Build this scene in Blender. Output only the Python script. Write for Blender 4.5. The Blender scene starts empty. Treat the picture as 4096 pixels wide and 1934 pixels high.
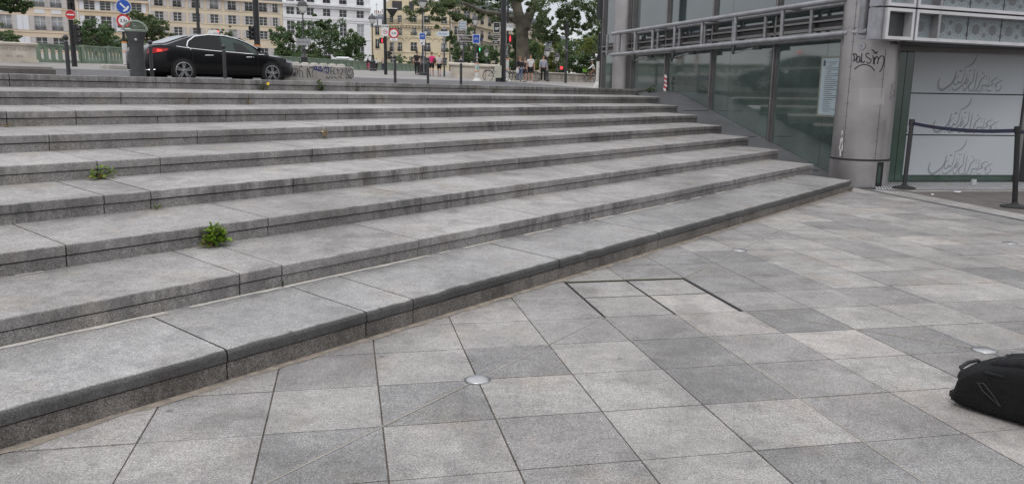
import bpy, math, random
from math import sin, cos, pi, radians, sqrt, atan2, hypot
from mathutils import Vector as V, Matrix
random.seed(7)
sc = bpy.context.scene
col = sc.collection

# ------------------------------------------------------------------ camera
UN = .48                                   # side of one paving slab, metres
FPX, PITCH, ROLL = 3181.68, .1861, .0156   # focal length in photo pixels
EYE = 2.8818*UN
CAM = V((0, 0, EYE))
FWD = V((0, cos(PITCH), -sin(PITCH)))
_u = V((0, sin(PITCH), cos(PITCH))); _r = V((1, 0, 0))
CR = cos(ROLL)*_r + sin(ROLL)*_u
CU = -sin(ROLL)*_r + cos(ROLL)*_u
cd = bpy.data.cameras.new('camera'); cam = bpy.data.objects.new('camera', cd); col.objects.link(cam)
cd.sensor_width = 36; cd.lens = FPX/4096*36; cd.clip_end = 3000; cd.clip_start = .05
M4 = Matrix((CR, CU, -FWD)).transposed().to_4x4(); M4.translation = CAM
cam.matrix_world = M4
sc.camera = cam

# ------------------------------------------------------------------ light
SUN_EL, SUN_AZ = radians(52), radians(200)     # high soft sun behind the camera's left shoulder
w = bpy.data.worlds.new('World'); sc.world = w; w.use_nodes = True
nt = w.node_tree; nt.nodes.clear()
def N(t, **k):
    n = nt.nodes.new(t)
    for a, b in k.items(): setattr(n, a, b)
    return n
out = N('ShaderNodeOutputWorld'); bg = N('ShaderNodeBackground'); bg.inputs[1].default_value = .1
sky = N('ShaderNodeTexSky', sky_type='NISHITA', sun_disc=False, sun_elevation=SUN_EL, sun_rotation=SUN_AZ)
tc = N('ShaderNodeTexCoord'); mp = N('ShaderNodeMapping'); mp.inputs['Scale'].default_value = (1, 1, 2.6)
nz = N('ShaderNodeTexNoise'); nz.inputs['Scale'].default_value = 2.6; nz.inputs['Detail'].default_value = 7; nz.inputs['Roughness'].default_value = .55
rp = N('ShaderNodeValToRGB'); e = rp.color_ramp.elements
e[0].position = .36; e[0].color = (5.1, 5.3, 5.7, 1); e[1].position = .64; e[1].color = (6.6, 6.6, 6.7, 1)
mx = N('ShaderNodeMix', data_type='RGBA'); mx.inputs[0].default_value = .9      # nearly closed cloud cover
L = nt.links.new
L(tc.outputs['Generated'], mp.inputs[0]); L(mp.outputs[0], nz.inputs['Vector']); L(nz.outputs[0], rp.inputs[0])
# an overcast sky is brighter towards the zenith: close to three times the horizon
sp = N('ShaderNodeSeparateXYZ'); ma = N('ShaderNodeMath', operation='MULTIPLY_ADD', use_clamp=False); ma.inputs[1].default_value = 1.9; ma.inputs[2].default_value = 1.
mc = N('ShaderNodeMath', operation='MAXIMUM'); mc.inputs[1].default_value = 0.
L(tc.outputs['Generated'], sp.inputs[0]); L(sp.outputs[2], mc.inputs[0]); L(mc.outputs[0], ma.inputs[0])
vm = N('ShaderNodeVectorMath', operation='SCALE'); L(rp.outputs[0], vm.inputs[0]); L(ma.outputs[0], vm.inputs['Scale'])
L(sky.outputs[0], mx.inputs[6]); L(vm.outputs[0], mx.inputs[7]); L(mx.outputs[2], bg.inputs[0]); L(bg.outputs[0], out.inputs[0])
sl = bpy.data.lights.new('sun', 'SUN'); sl.energy = .8; sl.angle = radians(18); sl.color = (1, .96, .9)
so = bpy.data.objects.new('sun', sl); col.objects.link(so)
sd = V((sin(SUN_AZ)*cos(SUN_EL), cos(SUN_AZ)*cos(SUN_EL), sin(SUN_EL)))
so.rotation_euler = sd.to_track_quat('Z', 'Y').to_euler(); so.location = (0, 0, 60)
sc.view_settings.view_transform = 'Standard'; sc.view_settings.look = 'None'
sc.view_settings.exposure = .14; sc.view_settings.gamma = 1; sc.view_settings.use_curve_mapping = False

# ------------------------------------------------------------------ photo pixel -> direction -> place
def ray(x, y):
    d = FWD + CR*((x-2048)/FPX) - CU*((y-967)/FPX)
    return d/d.y
def at(x, y, d): return CAM + ray(x, y)*d                 # point at depth d
def onz(x, y, z=0.):
    d = ray(x, y); return CAM + d*((z-EYE)/d.z)
PHI = .9113
EE = V((cos(PHI), sin(PHI), 0)); NN = V((-sin(PHI), cos(PHI), 0))   # along the step edges / up the flight
def S(s, n, z=0.): return EE*s + NN*n + V((0, 0, z))
GZ = 1.462
def gz(n):                                                # height of the street n metres up the flight
    if n < 21.2: return GZ
    if n < 42: return GZ + .052*(n-21.2)
    return GZ + .052*20.8 + .041*(min(n, 110)-42)
def gzp(p): return gz(p.dot(NN))
def onn(x, n):                                            # street point under pixel column x, n metres back
    d = ray(x, 340); p = CAM + d*(n/d.dot(NN)); p.z = gz(n); return p
def ong(x, y):                                            # street point hit by the pixel's ray
    d = ray(x, y); t = 12.
    while t < 260:
        p = CAM + d*t
        if p.z <= gzp(p): break
        t += .1
    p = CAM + d*t; p.z = gzp(p); return p
def pxz(x, y, p):                                         # height seen at pixel y when standing at p
    return (CAM + ray(x, y)*p.y).z
def sz(px, p): return px*p.y/FPX                          # pixels -> metres at p's depth

# ------------------------------------------------------------------ materials
MATS = {}
def mat(name, c, rough=.65, metal=0., spec=.5, var=.12, scale=4., bump=0., bscale=60., c2=None, emit=None, es=1., alpha=None, coat=0.):
    if name in MATS: return MATS[name]
    m = bpy.data.materials.new(name); m.use_nodes = True; t = m.node_tree; b = t.nodes['Principled BSDF']
    b.inputs['Roughness'].default_value = rough; b.inputs['Metallic'].default_value = metal
    b.inputs['Specular IOR Level'].default_value = spec; b.inputs['Coat Weight'].default_value = coat
    c = tuple(c)
    if emit:
        b.inputs['Emission Color'].default_value = (*emit, 1); b.inputs['Emission Strength'].default_value = es
    if var or c2:
        g = t.nodes.new('ShaderNodeNewGeometry'); n = t.nodes.new('ShaderNodeTexNoise'); n.inputs['Scale'].default_value = scale; n.inputs['Detail'].default_value = 5
        r = t.nodes.new('ShaderNodeValToRGB'); el = r.color_ramp.elements
        el[0].position = .32; el[1].position = .68
        a = c2 or tuple(min(1, v*(1+var)) for v in c); bb = c if c2 else tuple(v*(1-var) for v in c)
        el[0].color = (*bb, 1); el[1].color = (*a, 1)
        t.links.new(g.outputs['Position'], n.inputs['Vector']); t.links.new(n.outputs[0], r.inputs[0]); t.links.new(r.outputs[0], b.inputs['Base Color'])
    else: b.inputs['Base Color'].default_value = (*c, 1)
    if bump:
        g2 = t.nodes.new('ShaderNodeNewGeometry'); n2 = t.nodes.new('ShaderNodeTexNoise'); n2.inputs['Scale'].default_value = bscale; n2.inputs['Detail'].default_value = 3
        bp = t.nodes.new('ShaderNodeBump'); bp.inputs['Strength'].default_value = bump; bp.inputs['Distance'].default_value = .01
        t.links.new(g2.outputs['Position'], n2.inputs['Vector']); t.links.new(n2.outputs[0], bp.inputs['Height']); t.links.new(bp.outputs[0], b.inputs['Normal'])
    MATS[name] = m; return m

def granite(name, tone, warm=0., streak=0., speck=.55, polish=.55, rough=.66, grain=150, front=1.):
    """speckled granite: fine grain, soft stains, optional run-off streaks on upright faces"""
    m = bpy.data.materials.new(name); m.use_nodes = True; t = m.node_tree; b = t.nodes['Principled BSDF']; lk = t.links.new
    def nd(ty, **k):
        n = t.nodes.new(ty)
        for a, v in k.items(): setattr(n, a, v)
        return n
    def noise(sc_, det, vec, ro=.5):
        n = nd('ShaderNodeTexNoise'); n.inputs['Scale'].default_value = sc_; n.inputs['Detail'].default_value = det; n.inputs['Roughness'].default_value = ro
        lk(vec, n.inputs['Vector']); return n.outputs[0]
    def ramp(fac, p0, c0, p1, c1):
        r = nd('ShaderNodeValToRGB'); el = r.color_ramp.elements; el[0].position = p0; el[1].position = p1
        el[0].color = (c0, c0, c0, 1); el[1].color = (c1, c1, c1, 1); lk(fac, r.inputs[0]); return r.outputs[0]
    def mul(a, c, f=1.):
        x = nd('ShaderNodeMix', data_type='RGBA', blend_type='MULTIPLY'); x.inputs[0].default_value = f; lk(a, x.inputs[6]); lk(c, x.inputs[7]); return x.outputs[2]
    g = nd('ShaderNodeNewGeometry'); pos = g.outputs['Position']
    rgb = nd('ShaderNodeRGB'); rgb.outputs[0].default_value = (tone*(1+.045*warm+.012), tone*(1+.0*warm), tone*(1-.042*warm), 1)
    c = rgb.outputs[0]
    c = mul(c, ramp(noise(grain, 2, pos, .75), .34, 1-speck, .64, 1+.5*speck))
    c = mul(c, ramp(noise(grain*.36, 3, pos, .75), .36, 1-.38*speck, .64, 1+.2*speck))
    c = mul(c, ramp(noise(.8, 5, pos, .62), .3, .76, .68, 1.12))
    c = mul(c, ramp(noise(4.5, 5, pos, .65), .28, .82, .62, 1.06))
    c = mul(c, ramp(noise(17, 4, pos, .7), .3, .83, .55, 1.04))
    # tide marks of old water stains
    c = mul(c, ramp(noise(1.7, 3, pos, .55), .44, .87, .475, 1.)); c = mul(c, ramp(noise(2.9, 2, pos, .5), .36, .84, .40, 1.))
    # rusty, sandy patches
    tint = nd('ShaderNodeMix', data_type='RGBA', blend_type='MULTIPLY'); lk(ramp(noise(2.1, 4, pos, .6), .55, 0, .75, .8), tint.inputs[0]); lk(c, tint.inputs[6]); tint.inputs[7].default_value = (1., .93, .84, 1); c = tint.outputs[2]
    # dark chewing-gum and dirt spots
    for sc_, th0, th1, dv in ((2.3, .022, .05, .55), (6.1, .03, .075, .72)):
        vo = nd('ShaderNodeTexVoronoi'); vo.inputs['Scale'].default_value = sc_; ds = nd('ShaderNodeMix', data_type='VECTOR'); lk(pos, vo.inputs['Vector'])
        c = mul(c, ramp(vo.outputs['Distance'], th0, dv, th1, 1.))
    oi = nd('ShaderNodeObjectInfo'); c = mul(c, ramp(oi.outputs['Random'], 0, .93, 1, 1.07))
    if streak:
        mpp = nd('ShaderNodeMapping'); mpp.inputs['Rotation'].default_value = (0, 0, -PHI); mpp.inputs['Scale'].default_value = (1, .2, .12)
        lk(pos, mpp.inputs[0])
        st = ramp(noise(17, 3, mpp.outputs[0], .7), .42, 1-streak, .62, 1.)
        bl = ramp(noise(.9, 2, pos), .4, 0, .62, 1)
        sx = nd('ShaderNodeSeparateXYZ'); lk(g.outputs['Normal'], sx.inputs[0])
        up = ramp(sx.outputs[2], .3, 1, .55, 0)
        f = nd('ShaderNodeMath', operation='MULTIPLY'); lk(up, f.inputs[0]); lk(bl, f.inputs[1])
        x = nd('ShaderNodeMix', data_type='RGBA', blend_type='MULTIPLY'); lk(f.outputs[0], x.inputs[0]); lk(c, x.inputs[6]); lk(st, x.inputs[7]); c = x.outputs[2]
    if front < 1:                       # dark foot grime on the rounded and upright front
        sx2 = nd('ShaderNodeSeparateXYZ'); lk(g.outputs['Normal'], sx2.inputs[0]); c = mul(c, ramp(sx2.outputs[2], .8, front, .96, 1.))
    lk(c, b.inputs['Base Color']); b.inputs['Roughness'].default_value = rough; b.inputs['Specular IOR Level'].default_value = .35
    bp = nd('ShaderNodeBump'); bp.inputs['Strength'].default_value = .25; bp.inputs['Distance'].default_value = .003
    lk(noise(grain*.6, 3, pos, .7), bp.inputs['Height']); lk(bp.outputs[0], b.inputs['Normal'])
    MATS[name] = m; return m

G_L = granite('granite_light', .32, 1.0, speck=.5); G_M = granite('granite_mid', .275, .75); G_D = granite('granite_dark', .245, .5, speck=.6); G_W = granite('granite_warm', .335, 1.3, speck=.45)
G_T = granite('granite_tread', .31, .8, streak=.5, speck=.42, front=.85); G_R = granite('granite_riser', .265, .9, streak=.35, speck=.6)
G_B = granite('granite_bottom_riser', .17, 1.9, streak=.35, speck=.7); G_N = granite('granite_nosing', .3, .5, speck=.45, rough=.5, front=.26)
JOINT = mat('joint_sand', (.1, .082, .066), .95, var=.4, scale=9)
MORTAR = mat('mortar', (.46, .43, .39), .9, var=.15, scale=40)
DIRT = mat('sandy_dirt', (.24, .205, .17), .95, var=.3, scale=14, bump=.5)
BLACK = mat('black_paint', (.012, .012, .013), .38, var=.2)
DARKM = mat('dark_metal', (.028, .028, .03), .5, var=.25)
GRAPH = mat('graphite_metal', (.055, .056, .06), .55, var=.2)
STEEL = mat('brushed_steel', (.36, .36, .37), .36, metal=.9, var=.1, scale=30)
STEELD = mat('dull_steel', (.32, .32, .34), .42, metal=.75, var=.15, scale=9)
TUBE = mat('silver_paint', (.25, .25, .262), .42, metal=.45, var=.2, scale=6, bump=.15, bscale=90)
CLAD = mat('aluminium_cladding', (.36, .34, .34), .34, metal=.75, var=.13, scale=2.2)
ALU = mat('aluminium_frame', (.55, .54, .55), .38, metal=.5, var=.08)
RUBBER = mat('rubber', (.016, .016, .017), .8, var=.2)
CLOTH = mat('black_fabric', (.006, .006, .0065), .85, spec=.25, var=.35, scale=30, bump=.4, bscale=300)
WHITE = mat('white_paint', (.72, .72, .72), .5, var=.06)
DIRTYW = mat('dirty_white', (.5, .49, .47), .6, var=.15, scale=9)
RED = mat('red_paint', (.48, .02, .025), .45, var=.1)
BLUE = mat('blue_paint', (.012, .07, .36), .45, var=.08)
ORANGE = mat('orange_band', (.6, .2, .04), .5, var=.1)
GREENI = mat('green_cast_iron', (.16, .21, .15), .55, var=.22, scale=2.5)
STONE = mat('limestone', (.46, .42, .36), .85, var=.2, scale=1.8, bump=.3, bscale=30)
STONED = mat('weathered_stone', (.33, .295, .25), .9, var=.32, scale=1.6, bump=.5, bscale=25)
CONC = mat('concrete', (.33, .31, .285), .9, var=.16, scale=3, bump=.3, bscale=60)
ASPH = mat('asphalt', (.085, .082, .085), .9, var=.2, scale=2, bump=.4, bscale=120)
PAVE = mat('pale_pavement', (.22, .205, .195), .9, var=.15, scale=.8)
SOILB = mat('brown_asphalt', (.1, .088, .083), .9, var=.2, scale=3, bump=.4, bscale=90)
BARK = mat('bark', (.055, .047, .036), .9, var=.5, scale=1.6, c2=(.125, .112, .085), bump=.6, bscale=8)
BRANCH = mat('branch_bark', (.05, .045, .035), .9, var=.3)
def leafmat(name, c, c2, tr=.3):
    m = bpy.data.materials.new(name); m.use_nodes = True; t = m.node_tree; b = t.nodes['Principled BSDF']
    g = t.nodes.new('ShaderNodeNewGeometry'); r = t.nodes.new('ShaderNodeValToRGB'); r.color_ramp.elements[0].color = (*c, 1); r.color_ramp.elements[1].color = (*c2, 1)
    t.links.new(g.outputs['Random Per Island'], r.inputs[0]); t.links.new(r.outputs[0], b.inputs['Base Color']); b.inputs['Roughness'].default_value = .55
    tl = t.nodes.new('ShaderNodeBsdfTranslucent'); t.links.new(r.outputs[0], tl.inputs[0]); ms = t.nodes.new('ShaderNodeMixShader'); ms.inputs[0].default_value = tr
    o = t.nodes['Material Output']; t.links.new(b.outputs[0], ms.inputs[1]); t.links.new(tl.outputs[0], ms.inputs[2]); t.links.new(ms.outputs[0], o.inputs[0])
    return m
LEAF1 = leafmat('plane_leaf', (.05, .08, .03), (.15, .19, .08), .4); LEAF2 = leafmat('dark_leaf', (.045, .082, .032), (.12, .18, .065), .4)
LEAF3 = leafmat('yellow_green_leaf', (.08, .11, .02), (.21, .24, .06), .4); LEAF4 = leafmat('weed_leaf', (.08, .16, .015), (.26, .38, .04))
LEAF5 = leafmat('weed_dark_leaf', (.03, .06, .015), (.09, .13, .04)); STRAW = leafmat('straw', (.3, .19, .07), (.5, .36, .16))

# ------------------------------------------------------------------ mesh builder
OFF = {}
class MB:
    def __init__(s): s.v = []; s.f = []; s.mi = []; s.m = 0
    def face(s, idx): s.f.append(tuple(idx)); s.mi.append(s.m)
    def poly(s, pts):
        b = len(s.v); s.v += [V(p) for p in pts]; s.face(range(b, b+len(pts))); return s
    def obox(s, o, a, b, c):                     # corner o and three edge vectors
        o, a, b, c = V(o), V(a), V(b), V(c); k = len(s.v)
        if a.cross(b).dot(c) < 0: a, b = b, a
        s.v += [o, o+a, o+a+b, o+b, o+c, o+a+c, o+a+b+c, o+b+c]
        for q in ((0, 3, 2, 1), (4, 5, 6, 7), (0, 1, 5, 4), (1, 2, 6, 5), (2, 3, 7, 6), (3, 0, 4, 7)): s.face([k+i for i in q])
        return s
    def box(s, c, sx, sy, sz_, ux=V((1, 0, 0))):
        ux = V(ux).normalized(); uy = V((-ux.y, ux.x, 0)); c = V(c)
        return s.obox(c-ux*sx/2-uy*sy/2, ux*sx, uy*sy, V((0, 0, sz_)))      # c = centre of the underside
    def frame(s, d):
        d = V(d).normalized(); a = V((0, 0, 1)) if abs(d.z) < .95 else V((1, 0, 0))
        x = d.cross(a).normalized(); return x, x.cross(d).normalized()*-1
    def cyl(s, p0, p1, r0, r1=None, n=12, cap=True):
        return s.tube([p0, p1], [r0, r0 if r1 is None else r1], n, cap)
    def tube(s, pts, r, n=8, cap=True, close=False):
        pts = [V(p) for p in pts]; m = len(pts); rs = r if isinstance(r, (list, tuple)) else [r]*m; k = len(s.v); px = None
        for i, p in enumerate(pts):
            if close: d = pts[(i+1) % m]-pts[i-1]
            else: d = pts[min(i+1, m-1)]-pts[max(i-1, 0)]
            d.normalize()
            if px is None: x, y = s.frame(d)
            else:
                x = (px-d*px.dot(d)).normalized(); y = d.cross(x)
            px = x
            y = d.cross(x)
            s.v += [p+(x*cos(2*pi*j/n)+y*sin(2*pi*j/n))*rs[i] for j in range(n)]
        for i in range(m if close else m-1):
            i2 = (i+1) % m
            for j in range(n): s.face((k+i*n+j, k+i*n+(j+1) % n, k+i2*n+(j+1) % n, k+i2*n+j))
        if cap and not close: s.face([k+j for j in range(n)][::-1]); s.face([k+(m-1)*n+j for j in range(n)])
        return s
    def lathe(s, c, prof, n=16, ax=V((0, 0, 1)), cap=True):      # prof = [(r, h)]
        c = V(c); ax = V(ax).normalized(); k = len(s.v)
        x = ax.cross(V((0, 1, 0)) if abs(ax.y) < .9 else V((1, 0, 0))).normalized(); y = ax.cross(x)
        for r, h in prof: s.v += [c+ax*h+(x*cos(2*pi*j/n)+y*sin(2*pi*j/n))*r for j in range(n)]
        for i in range(len(prof)-1):
            for j in range(n): s.face((k+i*n+j, k+i*n+(j+1) % n, k+(i+1)*n+(j+1) % n, k+(i+1)*n+j))
        if cap:
            s.face([k+j for j in range(n)][::-1]); s.face([k+(len(prof)-1)*n+j for j in range(n)])
        return s
    def prism(s, pts, d):                          # planar outline pushed along d
        pts = [V(p) for p in pts]; d = V(d); k = len(s.v); n = len(pts); s.v += pts+[p+d for p in pts]
        s.face([k+i for i in range(n)][::-1]); s.face([k+n+i for i in range(n)])
        for i in range(n): s.face((k+i, k+(i+1) % n, k+n+(i+1) % n, k+n+i))
        return s
    def loft(s, rings, cap=True, closed=True):
        k = len(s.v); n = len(rings[0])
        for r in rings: s.v += [V(p) for p in r]
        for i in range(len(rings)-1):
            for j in range(n if closed else n-1): s.face((k+i*n+j, k+i*n+(j+1) % n, k+(i+1)*n+(j+1) % n, k+(i+1)*n+j))
        if cap: s.face([k+j for j in range(n)][::-1]); s.face([k+(len(rings)-1)*n+j for j in range(n)])
        return s
    def build(s, name, m, parent=None, smooth=False, loc=None):
        me = bpy.data.meshes.new(name); off = OFF.get(parent.name, V()) if parent else V()
        if loc is not None: off = V(loc)
        me.from_pydata([tuple(p-off) for p in s.v], [], s.f)
        ms = m if isinstance(m, (list, tuple)) else [m]
        for x in ms: me.materials.append(x)
        if len(ms) > 1: me.polygons.foreach_set('material_index', s.mi)
        if smooth:
            me.polygons.foreach_set('use_smooth', [True]*len(me.polygons))
            try: me.set_sharp_from_angle(angle=radians(smooth if smooth > 1 else 40))
            except Exception: pass
        me.update(); o = bpy.data.objects.new(name, me); col.objects.link(o)
        if parent: o.parent = parent; OFF[o.name] = OFF.get(parent.name, V())
        else:
            OFF[o.name] = off
            if loc is not None: o.location = off
        return o
def tag(o, label=None, cat=None, group=None, kind=None):
    for k, x in (('label', label), ('category', cat), ('group', group), ('kind', kind)):
        if x: o[k] = x
    return o
def thing(name, loc, label, cat, group=None, rz=0., scale=1.):
    o = bpy.data.objects.new(name, None); col.objects.link(o); o.location = loc; o.rotation_euler.z = rz; o.scale = (scale,)*3
    o.empty_display_size = .1
    OFF[o.name] = V(loc) if not rz and scale == 1 else V(); return tag(o, label, cat, group)
def dup(root, loc, label, rz=None, scale=None):
    def cp(o, par):
        c = o.copy(); col.objects.link(c); c.parent = par
        for ch in list(o.children): cp(ch, c)
        return c
    r = cp(root, None); r.location = loc
    if rz is not None: r.rotation_euler.z = rz
    if scale: r.scale = (scale,)*3
    r['label'] = label; return r
_tc = {}
def text(txt, size, m, o, right, up, parent, name='lettering', bold=0., align='CENTER', thick=.002):
    """raised lettering: built-in font turned into a mesh lying in the plane (right, up) at o"""
    key = (txt, align, bold)
    if key not in _tc:
        cu = bpy.data.curves.new('t', 'FONT'); cu.body = txt; cu.size = 1; cu.align_x = align; cu.align_y = 'CENTER'; cu.offset = bold; cu.resolution_u = 3
        ob = bpy.data.objects.new('t', cu); col.objects.link(ob); dg = bpy.context.evaluated_depsgraph_get()
        me = bpy.data.meshes.new_from_object(ob.evaluated_get(dg)); bpy.data.objects.remove(ob)
        _tc[key] = ([v.co.copy() for v in me.vertices], [tuple(p.vertices) for p in me.polygons])
    vs, fs = _tc[key]; right = V(right).normalized(); up = V(up).normalized(); nn = right.cross(up); b = MB()
    b.v = [V(o)+right*p.x*size+up*p.y*size+nn*thick for p in vs]; b.f = list(fs); b.mi = [0]*len(fs)
    return b.build(name, m, parent)
def stroke(mb, pts, wid, f, taper=True, lift=.003):
    """a flat brush stroke: pts are (a, b) in a surface, f maps (a, b, lift) to space; widths taper at the ends"""
    m = len(pts); res = []
    def cr(p0, p1, p2, p3, t): return tuple(.5*((2*b)+(-a+c)*t+(2*a-5*b+4*c-d)*t*t+(-a+3*b-3*c+d)*t**3) for a, b, c, d in zip(p0, p1, p2, p3))
    for i in range(m-1):
        for k in range(4): res.append(cr(pts[max(i-1, 0)], pts[i], pts[i+1], pts[min(i+2, m-1)], k/4))
    res.append(pts[-1]); q = len(res); Ls = []; Rs = []
    for i, p in enumerate(res):
        a = res[max(i-1, 0)]; c = res[min(i+1, q-1)]; dx, dy = c[0]-a[0], c[1]-a[1]; l = hypot(dx, dy) or 1
        ww = wid*(.35+.65*sin(pi*(i+.5)/q)) if taper else wid
        Ls.append(f(p[0]-dy/l*ww/2, p[1]+dx/l*ww/2, lift)); Rs.append(f(p[0]+dy/l*ww/2, p[1]-dx/l*ww/2, lift))
    k = len(mb.v); mb.v += Ls+Rs
    for i in range(q-1): mb.face((k+i, k+i+1, k+q+i+1, k+q+i))
UP = V((0, 0, 1)); RX = V((1, 0, 0))

# ================================================================== THE SETTING
def struct(name, mb, m, **k):
    o = mb.build(name, m, **k); o['kind'] = 'structure'; return o
# ---- plaza: joint bed and granite slabs
TH = .206; GO = V((1.2646*UN, 4.97*UN, 0)); G1 = V((cos(TH), sin(TH), 0)); G2 = V((-sin(TH), cos(TH), 0))
def G(c, r, z=0.): return GO+G1*(c*UN)+G2*(r*UN)+V((0, 0, z))
plaza = struct('plaza', MB().poly([(-80, -60, -.006), (80, -60, -.006), (80, 60, -.006), (-80, 60, -.006)]), JOINT)
D9 = 6.8521*UN; TREAD = 1.503*UN; RISE = .3469*UN; RH = .2737*UN; Z9 = .3276*UN
def dk(k): return D9+TREAD*(9-k)
def zk(k): return Z9+RISE*(9-k)
def clip(poly, p, n):                     # keep the side where (q-p).n >= 0
    o = []
    for i, a in enumerate(poly):
        b = poly[(i+1) % len(poly)]; da = (a-p).dot(n); db = (b-p).dot(n)
        if da >= 0: o.append(a)
        if da*db < 0: o.append(a+(b-a)*(da/(da-db)))
    return o
DR0 = V((5.41, 11.91, 0)); DRD = V((.187, -.982, 0)); DRN = V((-.982, -.187, 0))     # drain channel line
tones = {(-2, 2): 'D', (-3, 1): 'D', (-2, 1): 'L', (-3, 2): 'L', (-3, 3): 'M', (-2, 3): 'L', (-1, 3): 'D', (-1, 2): 'L', (-1, 1): 'M', (0, 1): 'L', (0, 2): 'L', (0, 3): 'L',
 (0, 4): 'M', (0, 5): 'M', (-1, 4): 'L', (-1, 5): 'W', (1, 4): 'M', (1, 3): 'D', (1, 2): 'D', (1, 1): 'L', (2, 4): 'W', (2, 3): 'M', (2, 2): 'M', (3, 2): 'L', (3, 3): 'W', (4, 3): 'D', (3, 4): 'D',
 (4, 4): 'L', (5, 3): 'L', (5, 4): 'L', (5, 5): 'M', (4, 5): 'M', (4, 6): 'M', (5, 6): 'L', (6, 6): 'M', (1, 0): 'D', (2, 0): 'D', (3, 1): 'W', (3, 0): 'W', (2, 1): 'M', (3, 5): 'M', (6, 9): 'L', (5, 8): 'L', (8, 9): 'L',
 (6, 8): 'L', (7, 9): 'M', (5, 7): 'L', (6, 7): 'L', (7, 11): 'L', (-4, 1): 'L', (-4, 2): 'M', (0, 0): 'L', (-1, 0): 'M', (-2, 0): 'L', (3, 7): 'D', (4, 7): 'D', (2, 7): 'M', (3, 6): 'D', (4, 8): 'D'}
TM = {'L': G_L, 'M': G_M, 'D': G_D, 'W': G_W}
cells = []
for c in range(-14, 36):
    for r in range(-9, 34):
        ctr = G(c+.5, r+.5); dv = ctr-CAM; zf = dv.dot(FWD)
        if zf < .9: continue
        px, py = 2048+FPX*dv.dot(CR)/zf, 967-FPX*dv.dot(CU)/zf; mg = 420*3/max(zf, 1)+60
        vis = -mg < px < 4096+mg and py < 1934+mg*1.6
        if not (-1500 < px < 6500 and py < 4200 and py > 600) or ctr.y > 13.4: continue
        if 1 <= c <= 2 and 5 <= r <= 6: continue
        g = .0036; pl = [G(c+g/UN, r+g/UN), G(c+1-g/UN, r+g/UN), G(c+1-g/UN, r+1-g/UN), G(c+g/UN, r+1-g/UN)]
        full = all(p.dot(NN) < D9+.1 for p in pl) and all((p-DR0).dot(DRN) > 0 for p in pl)
        if not full:
            pl = clip(pl, NN*(D9+.06), -NN)
            if len(pl) > 2: pl = clip(pl, DR0, DRN)
            if len(pl) < 3: continue
        t = tones.get((c, r)) or random.choices('LMDW', (.44, .33, .15, .08))[0]
        cells.append((zf+(0 if vis else 100), c, r, full, pl, t))
cells.sort(key=lambda q: q[0])
smesh = {}
def slab_mb(pl, z=0.): return MB().prism([p+V((0, 0, z-.035)) for p in pl], (0, 0, .035))
rest = MB()
for i, (zf, c, r, full, pl, t) in enumerate(cells):
    dz = random.uniform(-.0012, .0012)
    if i < 300:
        if full:
            if t not in smesh:
                g = .0036; b = MB().prism([V((g, g, -.035)), V((UN-g, g, -.035)), V((UN-g, UN-g, -.035)), V((g, UN-g, -.035))], (0, 0, .035))
                o = b.build('paving_slab', TM[t], plaza); smesh[t] = o.data
            else:
                o = bpy.data.objects.new('paving_slab', smesh[t]); col.objects.link(o); o.parent = plaza
            o.location = G(c, r, dz); o.rotation_euler.z = TH
        else:
            slab_mb(pl, dz).build('paving_slab', TM[t], plaza)
    else:
        rest.m = 'LMDW'.index(t); rest.prism([p+V((0, 0, dz-.035)) for p in pl], (0, 0, .035))
o = rest.build('distant_paving_slabs', [G_L, G_M, G_D, G_W], plaza); o['kind'] = 'stuff'
# thin metal inlay strips that join the studs
STRIP = mat('inlay_metal', (.3, .275, .24), .5, metal=.3, var=.15)
def inlay(a, b, wd=.006):
    p, q = G(*a, .0016), G(*b, .0016); d = (q-p).normalized(); s_ = V((-d.y, d.x, 0))*wd/2
    MB().obox(p-s_-V((0, 0, .01)), q-p, s_*2, V((0, 0, .0115))).build('inlay_strip', STRIP, plaza)
inlay((-5, -1), (-1.1, 2.9)); inlay((-.9, 3.1), (1, 5)); inlay((3, 7), (4.9, 8.9)); inlay((5.1, 9.1), (9, 13)); inlay((3.05, 4.95), (4.9, 3.1)); inlay((2, -4), (2, 4.95)); inlay((5.1, 2.9), (9, -1))
# dirty seam at the foot of the flight
b = MB(); random.seed(3); prev = None
for i in range(150):
    s_ = -5.5+i*.121; a = S(s_, D9+.02, .003); wdt = random.uniform(.02, .062); c = S(s_+random.uniform(-.02, .02), D9-wdt, .0025)
    if prev: b.poly([prev[1], c, a, prev[0]])
    prev = (a, c)
b.build('sandy_seam', DIRT, plaza)
# ---- steps
stairs = struct('staircase', MB().prism([S(-7, D9+.12, -.01), S(12.2, D9+.12, -.01), S(16.2, 9.3, -.01), S(-7, 9.3, -.01)], (0, 0, .04)), CONC)
send = {9: 12.54, 8: 13.01, 7: 13.43, 6: 13.91, 5: 14.37, 4: 14.85, 3: 15.4, 2: 15.99, 1: 16.9}
JT = {1: [35, 623, 1069, 1425, 1718, 2168, 2347], 2: [483, 993, 1390, 1710, 2194, 2382], 3: [25, 303, 904, 1353, 1790, 2228, 2426], 4: [195, 789, 1306, 1685, 2016, 2268, 2477],
      5: [388, 640, 1249, 1700, 2044, 2316, 2520], 6: [415, 602, 1173, 1693, 2077, 2373, 2600], 7: [262, 1072, 1683, 2118, 2440, 2693, 2894], 8: [958, 1128, 1675, 2171, 2527, 2795, 2990], 9: [908, 1467, 1655, 2240, 2637, 2924, 3150]}
EX = {2: [756, 1204], 3: [630, 1143], 5: [2108], 6: [1457, 2233], 7: [], 8: [2360, 2668], 1: [], 4: [], 9: []}
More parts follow.
